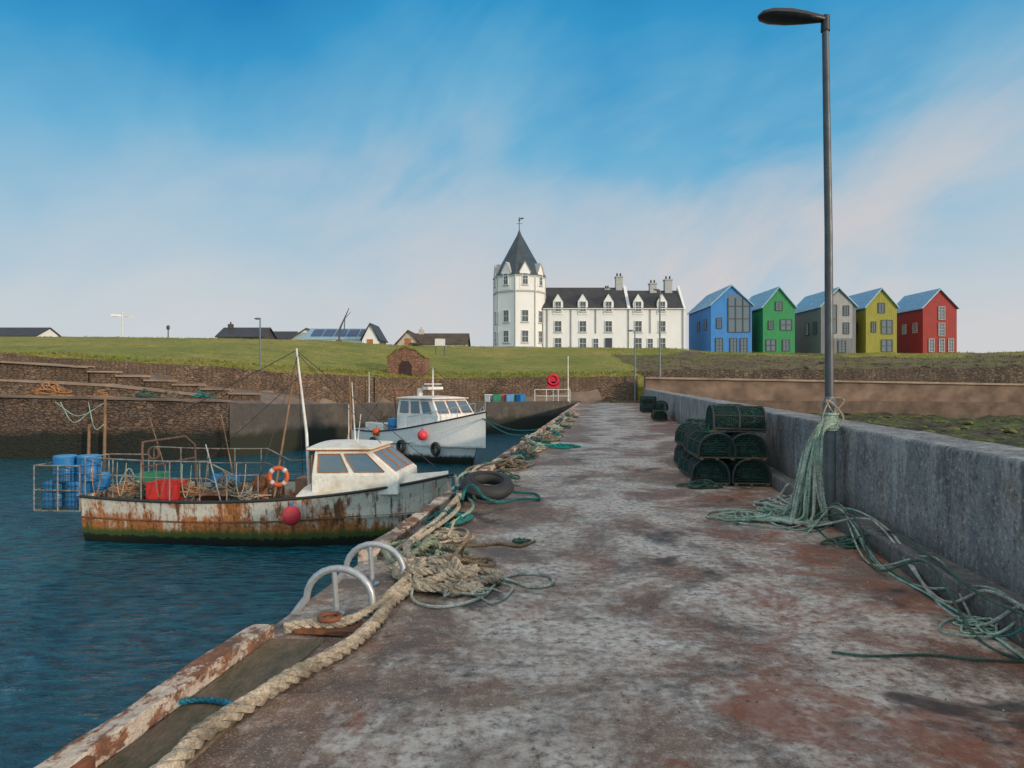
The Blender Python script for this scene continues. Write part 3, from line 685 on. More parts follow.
# ------------------------------------------------------------ hotel
WIN={}
def window(parent,loc,wd,ht,rz=0,style='sash',frame=None,glass=None,key=None,name='window'):
    frame=frame or FRAMEW; glass=glass or GLASS
    k=(round(wd,2),round(ht,2),style,frame.name,glass.name)
    if k not in WIN:
        b=MB(); b.box((0,-.02,0),(wd,.04,ht)); b.m=1; f=.09
        for s in (-1,1):
            b.box((s*(wd/2+f/2-.02),-.05,0),(f,.12,ht+.1)); b.box((0,-.053,s*(ht/2+f/2-.02)),(wd+.1,.12,f))
        b.box((0,-.055,0),(wd-.02,.05,.06))
        if style=='sash':
            b.box((0,-.05,0),(.035,.04,ht-.02)); b.m=2; b.box((0,-.08,-ht/2-.12),(wd+.3,.2,.1))
        if style=='grid':
            b.box((0,-.05,ht*.25),(wd-.02,.045,.05)); b.box((0,-.05,-ht*.25),(wd-.02,.045,.05)); b.box((0,-.06,0),(.06,.05,ht-.02))
        o=b.obj(name,[glass,frame,STONEG],parent); WIN[k]=o.data
    else:
        o=bpy.data.objects.new(name,WIN[k]); link(o); o.parent=parent
    o.location=loc; o.rotation_euler[2]=rz; return o
HX=X(493.5,108); HZ0=6.95
Hh=thing('hotel','white harled hotel with slate roof and octagonal turret on grassy hill','hotel',(HX,108,HZ0))
q=.158
def lx(px): return (px-495)*q
tr=4.2; tcx=lx(521); tcy=2.6; TO=math.pi/8+.22
def octp(r,z,off=TO): return [(tcx+r*math.cos(off+i*math.pi/4),tcy+r*math.sin(off+i*math.pi/4),z) for i in range(8)]
b=MB(); b.ext(octp(tr,-1),(0,0,9.9)); b.obj('tower_wall',HARL,Hh)
b=MB(); b.ext(octp(tr+.14,8.9),(0,0,.25)); b.ext(octp(tr+.12,-.95),(0,0,1.3)); b.ext(octp(tr+.2,11.35),(0,0,.18)); b.obj('string_course',STONEG,Hh)
b=MB()
for i,p in enumerate(octp(tr+.0,-.9)):
    b.ext([(p[0]+.12*math.cos(a),p[1]+.12*math.sin(a),-.9) for a in (0,1.57,3.14,4.71)],(0,0,12.1))
b.obj('corner_quoins',STONEG,Hh)
b=MB(); b.ext(octp(tr+.04,9.15),(0,0,2.2)); b.obj('parapet',HARL,Hh)
b=MB(); lo=octp(tr+.2,11.55); mid=octp(tr*.64,14.4); hi=octp(.12,19.0)
b.add(lo+mid+hi,[(i,(i+1)%8,8+(i+1)%8,8+i) for i in range(8)]+[(8+i,8+(i+1)%8,16+(i+1)%8,16+i) for i in range(8)]+[tuple(range(8)),tuple(range(16,24))])
tro=b.obj('spire_roof',SLATES,Hh)
b=MB(); b.tube([(tcx,tcy,18.6),(tcx,tcy,19.3)],[.35,.1],8); b.cyl((tcx,tcy,19.2),(tcx,tcy,21.5),.07,.04,6); b.box((tcx,tcy,20.4),(1.0,.06,.06)); b.box((tcx,tcy,20.4),(.06,1.0,.06)); b.sph((tcx,tcy,20.9),.16); b.ext([(tcx-.1,tcy,21.05),(tcx+.7,tcy,21.15),(tcx+.7,tcy,21.4),(tcx-.1,tcy,21.3)],(0,.04,0)); b.obj('weather_vane',POST,Hh,True)
ap=tr*math.cos(math.pi/8)
for k in range(8):
    a=TO+math.pi/8+k*math.pi/4
    nx_,ny_=math.cos(a),math.sin(a); rz=a+math.pi/2
    if ny_>.35: continue
    for z,ht in ((1.9,1.8),(5.1,1.8)): window(Hh,(tcx+nx_*(ap+.01),tcy+ny_*(ap+.01),z),1.0,ht,rz)
    Rm=Matrix.Rotation(rz,3,'Z'); ctr=Vector((tcx+nx_*(ap-.33),tcy+ny_*(ap-.33),0))
    b=MB(); P=[Vector((-.85,-.42,9.3)),Vector((.85,-.42,9.3)),Vector((.85,-.42,12.0)),Vector((0,-.42,13.5)),Vector((-.85,-.42,12.0))]
    b.ext([ctr+Rm@p for p in P],Rm@Vector((0,1.5,0))); d=b.obj('dormer',HARL,Hh)
    b=MB()
    for s in (-1,1):
        P=[Vector((0,-.5,13.52)),Vector((s*.98,-.5,11.85)),Vector((s*.98,-.5,11.97)),Vector((0,-.5,13.66))]; b.ext([ctr+Rm@p for p in P],Rm@Vector((0,1.7,0)))
    b.obj('dormer_roof',STONEG,d)
    window(Hh,ctr+Rm@Vector((0,-.43,10.9)),.8,1.7,rz)
mx0=lx(545); mx1=lx(689); y0=.9; dp=8.5; ev=6.5; rg=10.4
b=MB(); b.b2((mx0,y0,-1.5),(mx1,y0+dp,ev)); 
for xx in (mx0+.2,mx1-.35): b.ext([(xx,y0,ev),(xx,y0+dp,ev),(xx,y0+dp/2,rg+.25)],(.35,0,0))
b.obj('wall',HARL,Hh)
b=MB(); b.ext([(mx0,y0-.3,ev-.05),(mx0,y0+dp+.3,ev-.05),(mx0,y0+dp/2,rg)],(lx(630)-mx0,0,0)); ro=b.obj('roof',SLATE,Hh)
b=MB(); b.ext([(lx(633),y0-.3,ev-.05),(lx(633),y0+dp+.3,ev-.05),(lx(633),y0+dp/2,rg-.5)],(mx1-.36-lx(633),0,0)); b.obj('roof',SLATE,Hh)
b=MB(); b.ext([(lx(630),y0-.15,ev),(lx(630),y0+dp+.15,ev),(lx(630),y0+dp/2,rg+.35)],(.47,0,0)); b.b2((mx0,y0-.34,ev-.15),(mx1,y0-.2,ev-.02)); b.obj('skew_gable',HARL,Hh)
for px,top,w_ in ((625.5,274,1.1),(613,287,.7),(661,281,1.1),(677,277,1.2)):
    z1=(350-top)*q; b=MB(); xx=lx(px); b.b2((xx-w_/2,y0+dp/2-.6,ev+2),(xx+w_/2,y0+dp/2+.6,z1)); b.b2((xx-w_/2-.1,y0+dp/2-.7,z1-.003),(xx+w_/2+.1,y0+dp/2+.7,z1+.2))
    b.m=1
    for s in (-.25,.25): b.tube([(xx+s*w_,y0+dp/2,z1+.2),(xx+s*w_,y0+dp/2,z1+.75)],[.16,.12],8)
    b.obj('chimney',[STONEG,BLACK],ro)
for i,px in enumerate((560,585,611,641,665)):
    xx=lx(px)
    b=MB(); b.ext([(xx-.8,y0-.1,ev-1),(xx+.8,y0-.1,ev-1),(xx+.8,y0-.1,ev+1.1),(xx,y0-.1,ev+2.4),(xx-.8,y0-.1,ev+1.1)],(0,2.2,0)); d=b.obj('dormer',HARL,Hh)
    b=MB()
    for s in (-1,1): b.ext([(xx,y0-.2,ev+2.42),(xx+s*.95,y0-.2,ev+.95),(xx+s*.95,y0-.2,ev+1.07),(xx,y0-.2,ev+2.56)],(0,2.6,0))
    b.obj('dormer_roof',SLATE,d)
    window(Hh,(xx,y0-.11,ev+.3),.9,1.5)
    window(Hh,(xx,y0-.01,3.6),1.05,1.7)
    if px!=611: window(Hh,(xx,y0-.01,.9),1.05,1.7)
for px in (598,653): window(Hh,(lx(px),y0-.01,.9),.8,1.5)
b=MB(); b.box((lx(611),y0-.1,.7),(1.1,.14,2.1)); b.obj('door',M('dark_door',(.05,.06,.09)),Hh)
for px in (549,573,598,631,653,686):
    b=MB(); b.cyl((lx(px),y0-.12,2.5 if px in(598,653) else -.5),(lx(px),y0-.12,ev),.06,n=8); b.obj('downpipe',POST,Hh)
# ------------------------------------------------------------ coloured lodges
def lodge(pl,pr,dep,col,label,kind,ev=7.9,rg=10.7,y=108,base=6.0):
    x0=X(pl,y);x1=X(pr,y);wd=x1-x0
    e=thing('lodge_house',label,'house',(x0,y,base),group='row of gabled lodges'); m=m_clad('cladding_'+kind,col)
    b=MB(); b.ext([(0,0,-1.5),(wd,0,-1.5),(wd,0,ev),(wd/2,0,rg),(0,0,ev)],(0,dep,0)); b.obj('wall',m,e)
    b=MB(); sl=(rg-ev)/(wd/2)
    for s in (-1,1):
        xa=wd/2; xb=wd/2+s*(wd/2+.25); zb=rg-sl*(wd/2+.25)
        b.ext([(xa,-.3,rg+.01),(xb,-.3,zb+.01),(xb,-.3,zb+.2),(xa,-.3,rg+.22)],(0,dep+.6,0))
        for i in range(int(dep/.6)): 
            yy=-.1+i*.6; b.ext([(xa,yy,rg+.22),(xb,yy,zb+.2),(xb,yy,zb+.25),(xa,yy,rg+.27)],(0,.05,0))
    b.obj('roof',METR,e)
    FR=M('dark_frame_'+kind,(.05,.055,.06),(.04,.04,.045),5,.5)
    G=GLASSB
    def glz(a,c_,z0,z1,peak=None):
        b=MB(); P=[(wd*a,-.03,z0),(wd*c_,-.03,z0),(wd*c_,-.03,z1)]+([(wd*(a+c_)/2,-.03,peak)] if peak else [])+[(wd*a,-.03,z1)]
        b.ext(P,(0,.02,0)); b.m=1
        for f in (0,.5,1): xx=wd*(a+(c_-a)*f); b.b2((xx-.05,-.1,z0),(xx+.05,-.035,(peak or z1) if f==.5 else z1))
        for f in (0,.5,1): zz=z0+(z1-z0)*f; b.b2((wd*a,-.09,zz-.05),(wd*c_,-.036,zz+.05))
        b.obj('glazed_panel',[G,FR],e)
    if kind=='blue':
        b=MB(); P=[(wd*.42,-.03,3.6),(wd*.95,-.03,3.6),(wd*.95,-.03,8.0),(wd*.68,-.03,9.55),(wd*.42,-.03,9.6)]; b.ext(P,(0,.02,0)); b.m=1
        for xx in (.42,.6,.78,.95): b.b2((wd*xx-.06,-.12,3.6),(wd*xx+.06,-.035,8.0 if xx>.9 else 9.0))
        for z in (3.6,5.7,7.7): b.b2((wd*.42,-.1,z-.06),(wd*.95,-.036,z+.06))
        b.obj('glazed_gable',[G,FR],e)
        for xx in (.2,.55,.8): window(e,(wd*xx,-.01,1.5),1.0,2.2,0,'grid',FR,G)
        window(e,(wd*.2,-.01,5),.7,1.6,0,'grid',FR,G)
        for yy in (3,7): window(e,(-.01,yy,5),1.2,1.6,-math.pi/2,'grid',FR,G)
    elif kind=='green':
        glz(.55,.9,3.9,5.6); window(e,(wd*.25,-.01,4.7),.7,1.3,0,'grid',FR,G); window(e,(wd*.5,-.01,7.7),1.0,1.3,0,'grid',FR,G)
        glz(.1,.4,.6,2.4); window(e,(wd*.72,-.01,1.5),1.0,1.7,0,'grid',FR,G)
    elif kind=='grey':
        b=MB(); b.ext([(wd*.1,-.02,2.6),(wd*.9,-.02,2.6),(wd*.9,-.02,8.2),(wd*.5,-.02,9.9),(wd*.1,-.02,8.2)],(0,.015,0)); b.obj('gable_panel',m_clad('panel_grey',(.33,.33,.33)),e)
        glz(.2,.45,3.4,7.9); window(e,(wd*.72,-.03,7.0),.8,1.5,0,'grid',FR,G); window(e,(wd*.72,-.03,4.2),.8,1.7,0,'grid',FR,G)
        for xx in (.25,.6): window(e,(wd*xx,-.01,1.3),1.1,1.8,0,'grid',FR,G)
        for yy in (2,5): window(e,(-.01,yy,4.4),1.2,1.8,-math.pi/2,'grid',FR,G)
    elif kind=='olive':
        glz(.5,.85,3.3,5.5); glz(.5,.85,.5,2.4); window(e,(wd*.5,-.01,7.4),.9,1.5,0,'grid',FR,G); window(e,(wd*.25,-.01,4.4),.6,1.6,0,'grid',FR,G)
        window(e,(-.01,3,4.4),1.2,1.5,-math.pi/2,'grid',FR,G)
    else:
        for xx in (.25,.55,.82): window(e,(wd*xx,-.01,1.5),.75,2.0,0,'grid',FREDW,G)
        window(e,(wd*.55,-.01,6.6),.9,2.0,0,'grid',FREDW,G); window(e,(wd*.55,-.01,4.0),.9,2.0,0,'grid',FREDW,G)
        for yy in (2,5): window(e,(-.01,yy,4.4),1.0,1.5,-math.pi/2,'grid',FREDW,G)
    return e
FREDW=M('pale_frame',(.55,.5,.48))
lodge(711,752,13.5,(.035,.22,.58),'bright blue timber clad lodge with large gable glazing','blue',7.9,10.9)
lodge(763,795,12,(.015,.25,.08),'bright green timber clad lodge with small windows','green',7.6,10.6)
lodge(821,856,12,(.17,.175,.185),'dark grey timber clad lodge with paler gable panel','grey',7.7,10.5)
lodge(866,897,11,(.29,.27,.03),'olive yellow timber clad lodge with narrow windows','olive',7.6,10.4)
lodge(923,957,9.5,(.33,.015,.012),'deep red timber clad lodge at end of row','red',7.5,10.3)
# ------------------------------------------------------------ small houses behind crest
def cottage(pl,pr,y,top,evy,wallm,roofm,label,gable=False,base=None,chim=True):
    x0=X(pl,y);x1=X(pr,y);wd=x1-x0; base=6.6 if base is None else base
    zr=EYE+(HZ-top)/F*y-base; ze=EYE+(HZ-evy)/F*y-base; dep=7
    e=thing('cottage',label,'house',(x0,y,base))
    b=MB()
    if gable: b.ext([(0,0,-1),(wd,0,-1),(wd,0,ze),(wd/2,0,zr),(0,0,ze)],(0,dep,0))
    else: b.ext([(0,0,-1),(0,dep,-1),(0,dep,ze),(0,dep/2,zr-.02),(0,0,ze)],(wd,0,0))
    b.obj('wall',wallm,e); b=MB()
    if gable:
        for s in (-1,1): b.ext([(wd/2,-.3,zr),(wd/2+s*(wd/2+.3),-.3,ze-.1),(wd/2+s*(wd/2+.3),-.3,ze+.08),(wd/2,-.3,zr+.2)],(0,dep+.6,0))
    else:
        for s in (-1,1): b.ext([(-.3,dep/2,zr),(-.3,dep/2+s*(dep/2+.3),ze-.1),(-.3,dep/2+s*(dep/2+.3),ze+.08),(-.3,dep/2,zr+.2)],(wd+.6,0,0))
    r=b.obj('roof',roofm,e)
    if chim:
        b=MB(); cx=wd*.12; b.b2((cx-.4,dep/2-.35,zr-.8),(cx+.4,dep/2+.35,zr+.8)); b.cyl((cx,dep/2,zr+.8),(cx,dep/2,zr+1.2),.14,n=8); b.obj('chimney',wallm,r)
    for f in (.25,.75): window(e,(wd*f,-.01,ze-1.2),1.0,1.1)
    b=MB(); b.box((wd*.5,-.04,1),(.95,.1,2)); b.obj('door',VARN,e)
    return e
cottage(-30,36,125,327,336,HARL,SLATE,'low cottage with dark slate roof beyond the crest')
cottage(217,262,120,327,337,DARKCON,SLATE,'dark roofed cottage beyond the grassy crest')
cottage(236,290,128,331,339,HARL,SLATE,'long dark slate roofed building beyond crest',chim=False)
cottage(288,325,118,329,341,HARL,SLATEB,'small brown roofed building beside the visitor buildings',True,chim=False)
sp=cottage(306,372,113,328,339,HARL,METR,'white building with blue grey solar panel roof',chim=False,base=6.9)
b=MB(); wd=X(372,113)-X(306,113)
zr=EYE+(HZ-328)/F*113-6.9; ze=EYE+(HZ-339)/F*113-6.9
for i in range(5):
    xa=.6+i*(wd-1)/5; xb=xa+(wd-1)/5-.25
    f=lambda t_,o_:(3.5-3.6*t_, zr+.24+(ze-zr)*t_+o_)
    a1=f(.15,0);a2=f(.85,0); b.ext([(xa,a1[0],a1[1]),(xb,a1[0],a1[1]),(xb,a2[0],a2[1]),(xa,a2[0],a2[1])],(0,0,.06))
b.obj('solar_panels',NT('solar').out((.03,.07,.15),.15),sp)
cottage(362,378,110,324,340,HARL,SLATE,'narrow white gable ended house',True,chim=False)
cottage(396,420,108,331,345,M('beige_wall',(.55,.47,.38)),SLATEB,'beige cottage gable beyond the slope',True,chim=False)
cottage(412,466,108,333,344,M('beige_wall2',(.58,.50,.42)),SLATEB,'beige cottage with brown tiled roof and chimney')
e=thing('stone_hut','small reddish stone hut with turf roof and dark doorway','hut',(X(389,59),58.2,1.9),-.05)
wd=3.1
b=MB(); b.ext([(0,0,-1),(wd,0,-1),(wd,0,1.9),(wd*.75,0,2.5),(wd/2,0,2.75),(wd*.25,0,2.5),(0,0,1.9)],(0,3,0)); b.obj('wall',HUTST,e)
b=MB()
pf=[(-.1,1.86),(wd*.25,2.52),(wd/2,2.77),(wd*.75,2.52),(wd+.1,1.86)]
b.ext([(x,-.06,z) for x,z in pf]+[(x,-.06,z+.14) for x,z in pf[::-1]],(0,3.2,0))
b.obj('roof',GRASS,e)
b=MB(); b.ext([(wd/2-.55,-.03,0),(wd/2+.55,-.03,0),(wd/2+.55,-.03,1.2),(wd/2+.3,-.03,1.6),(wd/2-.3,-.03,1.6),(wd/2-.55,-.03,1.2)],(0,.02,0)); b.obj('doorway',M('dark_red_door',(.05,.018,.014)),e)
# ------------------------------------------------------------ lamps, signs, poles
def lampthing(px,y,z0,top,label,arm=1,head=True,r=.07,mat=None):
    zt=EYE+(HZ-top)/F*y; e=thing('street_lamp' if head else 'pole',label,'street lamp' if head else 'pole',(X(px,y),y,z0),group='lamp posts around the harbour' if head else None)
    b=MB(); H=zt-z0; b.tube([(0,0,0),(0,0,H*.3),(0,0,H)],[r*1.3,r,r*.7],8); b.obj('post',mat or POSTB,e,True)
    if head:
        b=MB(); b.cyl((0,0,H-.03),(arm*.5,0,H+.05),.035,n=6); b.sph((arm*.6,0,H+.03),.2,10,6,(1.3,.7,.4)); b.obj('lamp_head',POSTB,e,True)
    return e
lampthing(260,51,2.2,319,'grey street lamp standing on the quay terrace',-.3)
lampthing(635,57,.1,331,'grey street lamp at the head of the pier',-.6)
lampthing(660,56.6,.3,290,'tall grey street lamp beside the sea wall',-.5,r=.08)
lampthing(568,53,.1,356,'thin steel pole on the quay edge',head=False,r=.05,mat=GALV)
lampthing(369,53,.1,372,'thin steel pole behind the slipway',head=False,r=.05,mat=GALV)
e=thing('signpost','white finger signpost on top of the grassy slope','signpost',(X(122,84),84,6.9))
b=MB(); b.cyl((0,0,-.3),(0,0,3.2),.09,.08,8); b.sph((0,0,3.25),.14); b.obj('post',FRAMEW,e,True)
for i,a in enumerate((0,math.pi,.9,-2.3)):
    b=MB(); Rm=Matrix.Rotation(a,3,'Z'); P=[Vector(p) for p in ((.1,0,0),(1.2,0,0),(1.35,0,.11),(1.2,0,.22),(.1,0,.22))]
    b.ext([Rm@p+Vector((0,0,2.85-.0*i)) for p in P],Rm@Vector((0,.05,0))); b.obj('finger_board',FRAMEW,e)
e=thing('post_sign','dark post with small round sign on the crest','sign',(X(168,84),84,6.9))
b=MB(); b.cyl((0,0,-.3),(0,0,1.3),.07,n=8); b.obj('post',POST,e); b=MB(); b.sph((0,0,1.5),.3,12,8,(.8,.3,1)); b.obj('sign_board',POST,e,True)
e=thing('sculpture','dark slanted metal sculpture rising above the white building','sculpture',(X(338,100),100,6.4))
b=MB(); b.tube([(0,0,0),(.3,0,3.2),(1.6,0,6.1)],[.12,.15,.05],8); b.tube([(.9,0,3.0),(1.0,0,4.6),(1.9,0,5.6)],[.08,.06,.03],6); b.obj('body',POST,e,True)
e=thing('notice_board','small white notice board on the grass slope','sign',(X(440,80),80,h(X(440,80),80)))
b=MB(); b.box((0,0,1.5),(1.2,.06,.8)); b.obj('board',FRAMEW,e)
for s in (-.5,.5): b=MB(); b.cyl((s,.06,-.2),(s,.06,1.9),.05); b.obj('post',POST,e)
e=thing('lifebuoy_stand','bright red lifebuoy housing mounted on a post','lifebuoy stand',(X(554,52),53.2,.12))
b=MB(); b.cyl((0,0,0),(0,0,1.3),.05); b.obj('post',GALV,e); b=MB(); b.tube([(0,-.2,1.75),(0,.1,1.75)],[.5,.5],20); b.torus((0,-.22,1.75),.36,.09,'y'); b.box((0,-.05,1.35),(.9,.3,.5)); b.obj('housing',M('red_housing',(.65,.02,.05)),e,True)
e=thing('railing','white tubular railing at the quay edge','railing',(X(535,52),52.5,.12))
b=MB()
for i in range(4): b.cyl((i*.9,0,0),(i*.9,0,1.0),.03)
for z in (.5,1.0): b.cyl((0,0,z),(2.7,0,z),.03)
b.obj('frame',WHITE,e)
def crate(loc,rz,mat,label,s=(.7,.45,.35)):
    e=thing('fish_crate',label,'crate',loc,rz,group='fish crates'); b=MB(); x,y,z=s
    b.b2((-x/2,-y/2,0),(x/2,y/2,.03))
    for sx in (-1,1): b.b2((sx*x/2-.015,-y/2,0.031),(sx*x/2+.015,y/2,z)); b.b2((-x/2+.016,sx*y/2-.015,.031),(x/2-.016,sx*y/2+.015,z*.97))
    b.b2((-x/2-.03,-y/2-.03,z*.98),(x/2+.03,-y/2-.001,z*1.05)); b.b2((-x/2-.03,y/2+.001,z*.98),(x/2+.03,y/2+.03,z*1.05)); b.obj('shell',mat,e); return e
for i,(px,m,nm) in enumerate(((497,GREENP,'green'),(503,ORANGE,'orange'),(509,BLUEP,'blue'),(515,GREENP,'green'),(521,BLUEP,'blue'),(489,WHITE,'white'))):
    crate((X(px,52.5),52.8+.3*(i%2),.12),.2*i,m,nm+' plastic fish crate standing on the quay',(.6,.45,.6))
coil('fishing_net',(X(55,36.5),36.0,.95),1.2,14,.03,ROPEO,'orange fishing net heaped on the stone quay',91,1.1,False,.5,4,'fishing net')
for i,px in enumerate((8,105,150,175,205)):
    coil('fishing_net',(X(px,36.3),36.0,.85),.6,9,.025,[ROPEBR,ROPEO,ROPED,ROPEBR,ROPET][i],'small heap of netting on the stone quay',95+i,.5,False,.5,4,'fishing net')
for i,(px,tp) in enumerate(((88,424),(104,398))):
    y=32.6; z=EYE+(HZ-tp)/F*y; b=MB(); b.tube([(0,0,0),(.05,0,z+2.6)],[.08,.06],8); b.obj('mooring_post',POLE,loc=(X(px,y),y,-2.6),smooth=True,label='weathered timber mooring post rising from the water',cat='mooring post',group='mooring posts')
for i,(a,c) in enumerate(((55,104),(60,88),(88,104))):
    y=32.4; pts=[(X(a,y),y,.75),(X((a+c)/2,y),y-.1,.1-.3*i),(X(c,y),y,.7-.5*i)]
    rope('hanging_line',pts,.022,ROPEG,'pale line slung over the stone quay wall',8,group='lines on quay wall')
# ------------------------------------------------------------ boats
def hullparts(e,L,B,sheer,mat,rubmat,deckz,deckmat,rake=.9,full=2.4,capmat=None):
    N=30
    def hb(t): return B/2*(1-max(0,(t-.42)/.58)**full)*(.86+.14*min(1,t/.3))
    fr=[(0,-.65),(.55,-.5),(.86,-.1),(.94,.22),(.97,.55),(1.0,1.0)]
    rows=[]
    for i in range(N+1):
        t=i/N; bb=max(hb(t),.012); sh=sheer(t); row=[]
        for k_,(f,z) in enumerate(fr):
            zz=z if z<0 else z*sh; hf=(zz+.65)/(sh+.65)
            x=L*t-rake*(t**4)*(1-hf)
            bf=f+ (0 if t<.5 else -(t-.5)*.5*(1-hf)*f)
            row.append((x,bb*bf,zz))
        rows.append(row)
    b=MB(); nf=len(fr)
    for s in (-1,1):
        vs=[(x,s*y,z) for r in rows for (x,y,z) in r]
        b.add(vs,[(i*nf+j,(i+1)*nf+j,(i+1)*nf+j+1,i*nf+j+1) for i in range(N) for j in range(nf-1)])
    r0=rows[0]; b.add([(x,-y,z) for x,y,z in r0]+[(x,y,z) for x,y,z in r0[::-1]],[tuple(range(2*nf))])
    th=.07
    for s in (-1,1):
        vs=[]
        for i in range(N+1):
            x,y,z=rows[i][-1]; yi=max(y-th,.004); vs+=[(x,s*y,z),(x-.02,s*yi,z),(x-.02,s*yi,deckz-.05)]
        b.add(vs,[(3*i+j,3*i+3+j,3*i+4+j,3*i+1+j) for i in range(N) for j in range(2)])
    x,y,z=rows[0][-1]; b.add([(.06,-y,z),(.06,y,z),(.06,y,deckz),(.06,-y,deckz)],[(0,1,2,3)]); b.b2((0,-y,z-.02),(.07,y,z+.01))
    b.obj('hull',mat,e,True,weld=True)
    b=MB(); vs=[]
    for i in range(N+1):
        x,y,z=rows[i][-1]; yi=max(y-th*.8,.004); vs+=[(x,-yi,deckz),(x,yi,deckz)]
    b.add(vs,[(2*i,2*i+2,2*i+3,2*i+1) for i in range(N)]); b.obj('deck',deckmat,e)
    for s in (-1,1):
        b=MB(); b.tube([(x_,s*(y_+.01),z_+.0) for (x_,y_,z_) in [r[-1] for r in rows]],.036,8); b.obj('gunwale_rail',rubmat,e,True)
        b=MB(); b.tube([(x_,s*(y_+.012),z_) for (x_,y_,z_) in [r[-2] for r in rows]],.022,6); b.obj('rubbing_strake',capmat or rubmat,e,True)
    return hb
def foredeck(e,L,hb,sheer,x0,x1,drop,rise,mat):
    """cambered raised foredeck that stays inside the bulwark"""
    b=MB(); N=14; K=6; rows=[]
    for i in range(N+1):
        x=x0+(x1-x0)*i/N; t=x/L; w=max(hb(t)-.09,.02); z0=sheer(t)-drop; z1=sheer(t)+rise*(1-.5*i/N)
        row=[(x,-w,z0)]
        for j in range(K+1):
            a=-1+2*j/K; row.append((x,w*.97*a,z1-rise*.8*(abs(a)**3)))
        row.append((x,w,z0)); rows.append(row)
    M_=K+3
    b.add([p for r in rows for p in r],[(i*M_+j,(i+1)*M_+j,(i+1)*M_+j+1,i*M_+j+1) for i in range(N) for j in range(M_-1)]+[tuple(range(M_)),tuple(N*M_+j for j in range(M_))])
    b.obj('foredeck',mat,e,True)
def cabin(e,x0,x1,xf,w0,w1,z0,zs,z1,mat,winm,trim,nwin=2,over=.12,bv=.05):
    b=MB()
    low=[(x0,-w0,z0),(xf,-w1,z0),(xf,w1,z0),(x0,w0,z0)]; sil=[(x0,-w0,zs),(xf,-w1*.95,zs),(xf,w1*.95,zs),(x0,w0,zs)]
    top=[(x0+.05,-w0*.93,z1),(x1,-w1*.86,z1),(x1,w1*.86,z1),(x0+.05,w0*.93,z1)]
    b.add(low+sil+top,[(0,1,5,4),(1,2,6,5),(2,3,7,6),(3,0,4,7),(4,5,9,8),(5,6,10,9),(6,7,11,10),(7,4,8,11),(8,9,10,11),(3,2,1,0)])
    wl=b.obj('wheelhouse',mat,e,bev=.03)
    b=MB(); ww0=w0*.93+over*.6; ww1=w1*.86+over*.6
    # cambered roof
    K=6; N=6; rows=[]
    for i in range(N+1):
        x=x0-over+(x1-x0+2*over)*i/N; w_=ww0+(ww1-ww0)*i/N; cr=.10*math.sin(math.pi*(.25+.6*i/N)); row=[(x,-w_,z1+.003)]
        for j in range(K+1):
            a=-1+2*j/K; row.append((x,w_*a*.99,z1+.055+cr*(1-a*a)))
        row.append((x,w_,z1+.003)); rows.append(row)
    M_=K+3
    b.add([p for r in rows for p in r],[(i*M_+j,(i+1)*M_+j,(i+1)*M_+j+1,i*M_+j+1) for i in range(N) for j in range(M_-1)]+[(i*M_,(i+1)*M_,(i+1)*M_+M_-1,i*M_+M_-1) for i in range(N)]+[tuple(range(M_)),tuple(N*M_+j for j in range(M_))])
    b.obj('wheelhouse_roof',mat,e,True)
    b=MB(); b.tube([(x0-over,-ww0-.01,z1+.005),(x1+over,-ww1-.01,z1+.005),(x1+over+.01,ww1,z1+.005),(x0-over,ww0,z1+.005)],.016,5,True); b.obj('roof_trim',trim,e)
    def lerp(a,c,t): return Vector(a)*(1-t)+Vector(c)*t
    def pane(A,B_,C_,D_,u0,u1,v0,v1,nrm):
        def pt(u,v,o): return lerp(lerp(A,B_,u),lerp(D_,C_,u),v)+nrm*o
        b=MB(); b.ext([pt(u0,v0,.004),pt(u1,v0,.004),pt(u1,v1,.004),pt(u0,v1,.004)],nrm*.008)
        b.m=1; ft=.014
        for (a_,c_) in (((u0,v0),(u1,v0)),((u1,v0),(u1,v1)),((u1,v1),(u0,v1)),((u0,v1),(u0,v0))): b.cyl(pt(a_[0],a_[1],.012),pt(c_[0],c_[1],.012),ft,n=5)
        b.obj('window',[winm,trim],e)
    for s,(A,B_,C_,D_) in ((-1,(sil[0],sil[1],top[1],top[0])),(1,(sil[3],sil[2],top[2],top[3]))):
        nr=(Vector(B_)-Vector(A)).cross(Vector(D_)-Vector(A)).normalized(); nr=nr if nr.y*s>0 else -nr
        for i in range(nwin): pane(A,B_,C_,D_,.08+i*.88/nwin,(i+1)*.88/nwin,.14,.84,nr)
    A,B_,C_,D_=sil[1],sil[2],top[2],top[1]; nr=(Vector(B_)-Vector(A)).cross(Vector(D_)-Vector(A)).normalized(); nr=nr if nr.x>0 else -nr
    for i in range(3): pane(A,B_,C_,D_,.05+i*.32,.31+i*.32,.14,.86,nr)
    A,B_,C_,D_=sil[0],sil[3],top[3],top[0]; nr=Vector((-1,0,0))
    pane(A,B_,C_,D_,.1,.4,.1,.85,nr); pane(A,B_,C_,D_,.6,.9,.1,.85,nr)
    return wl
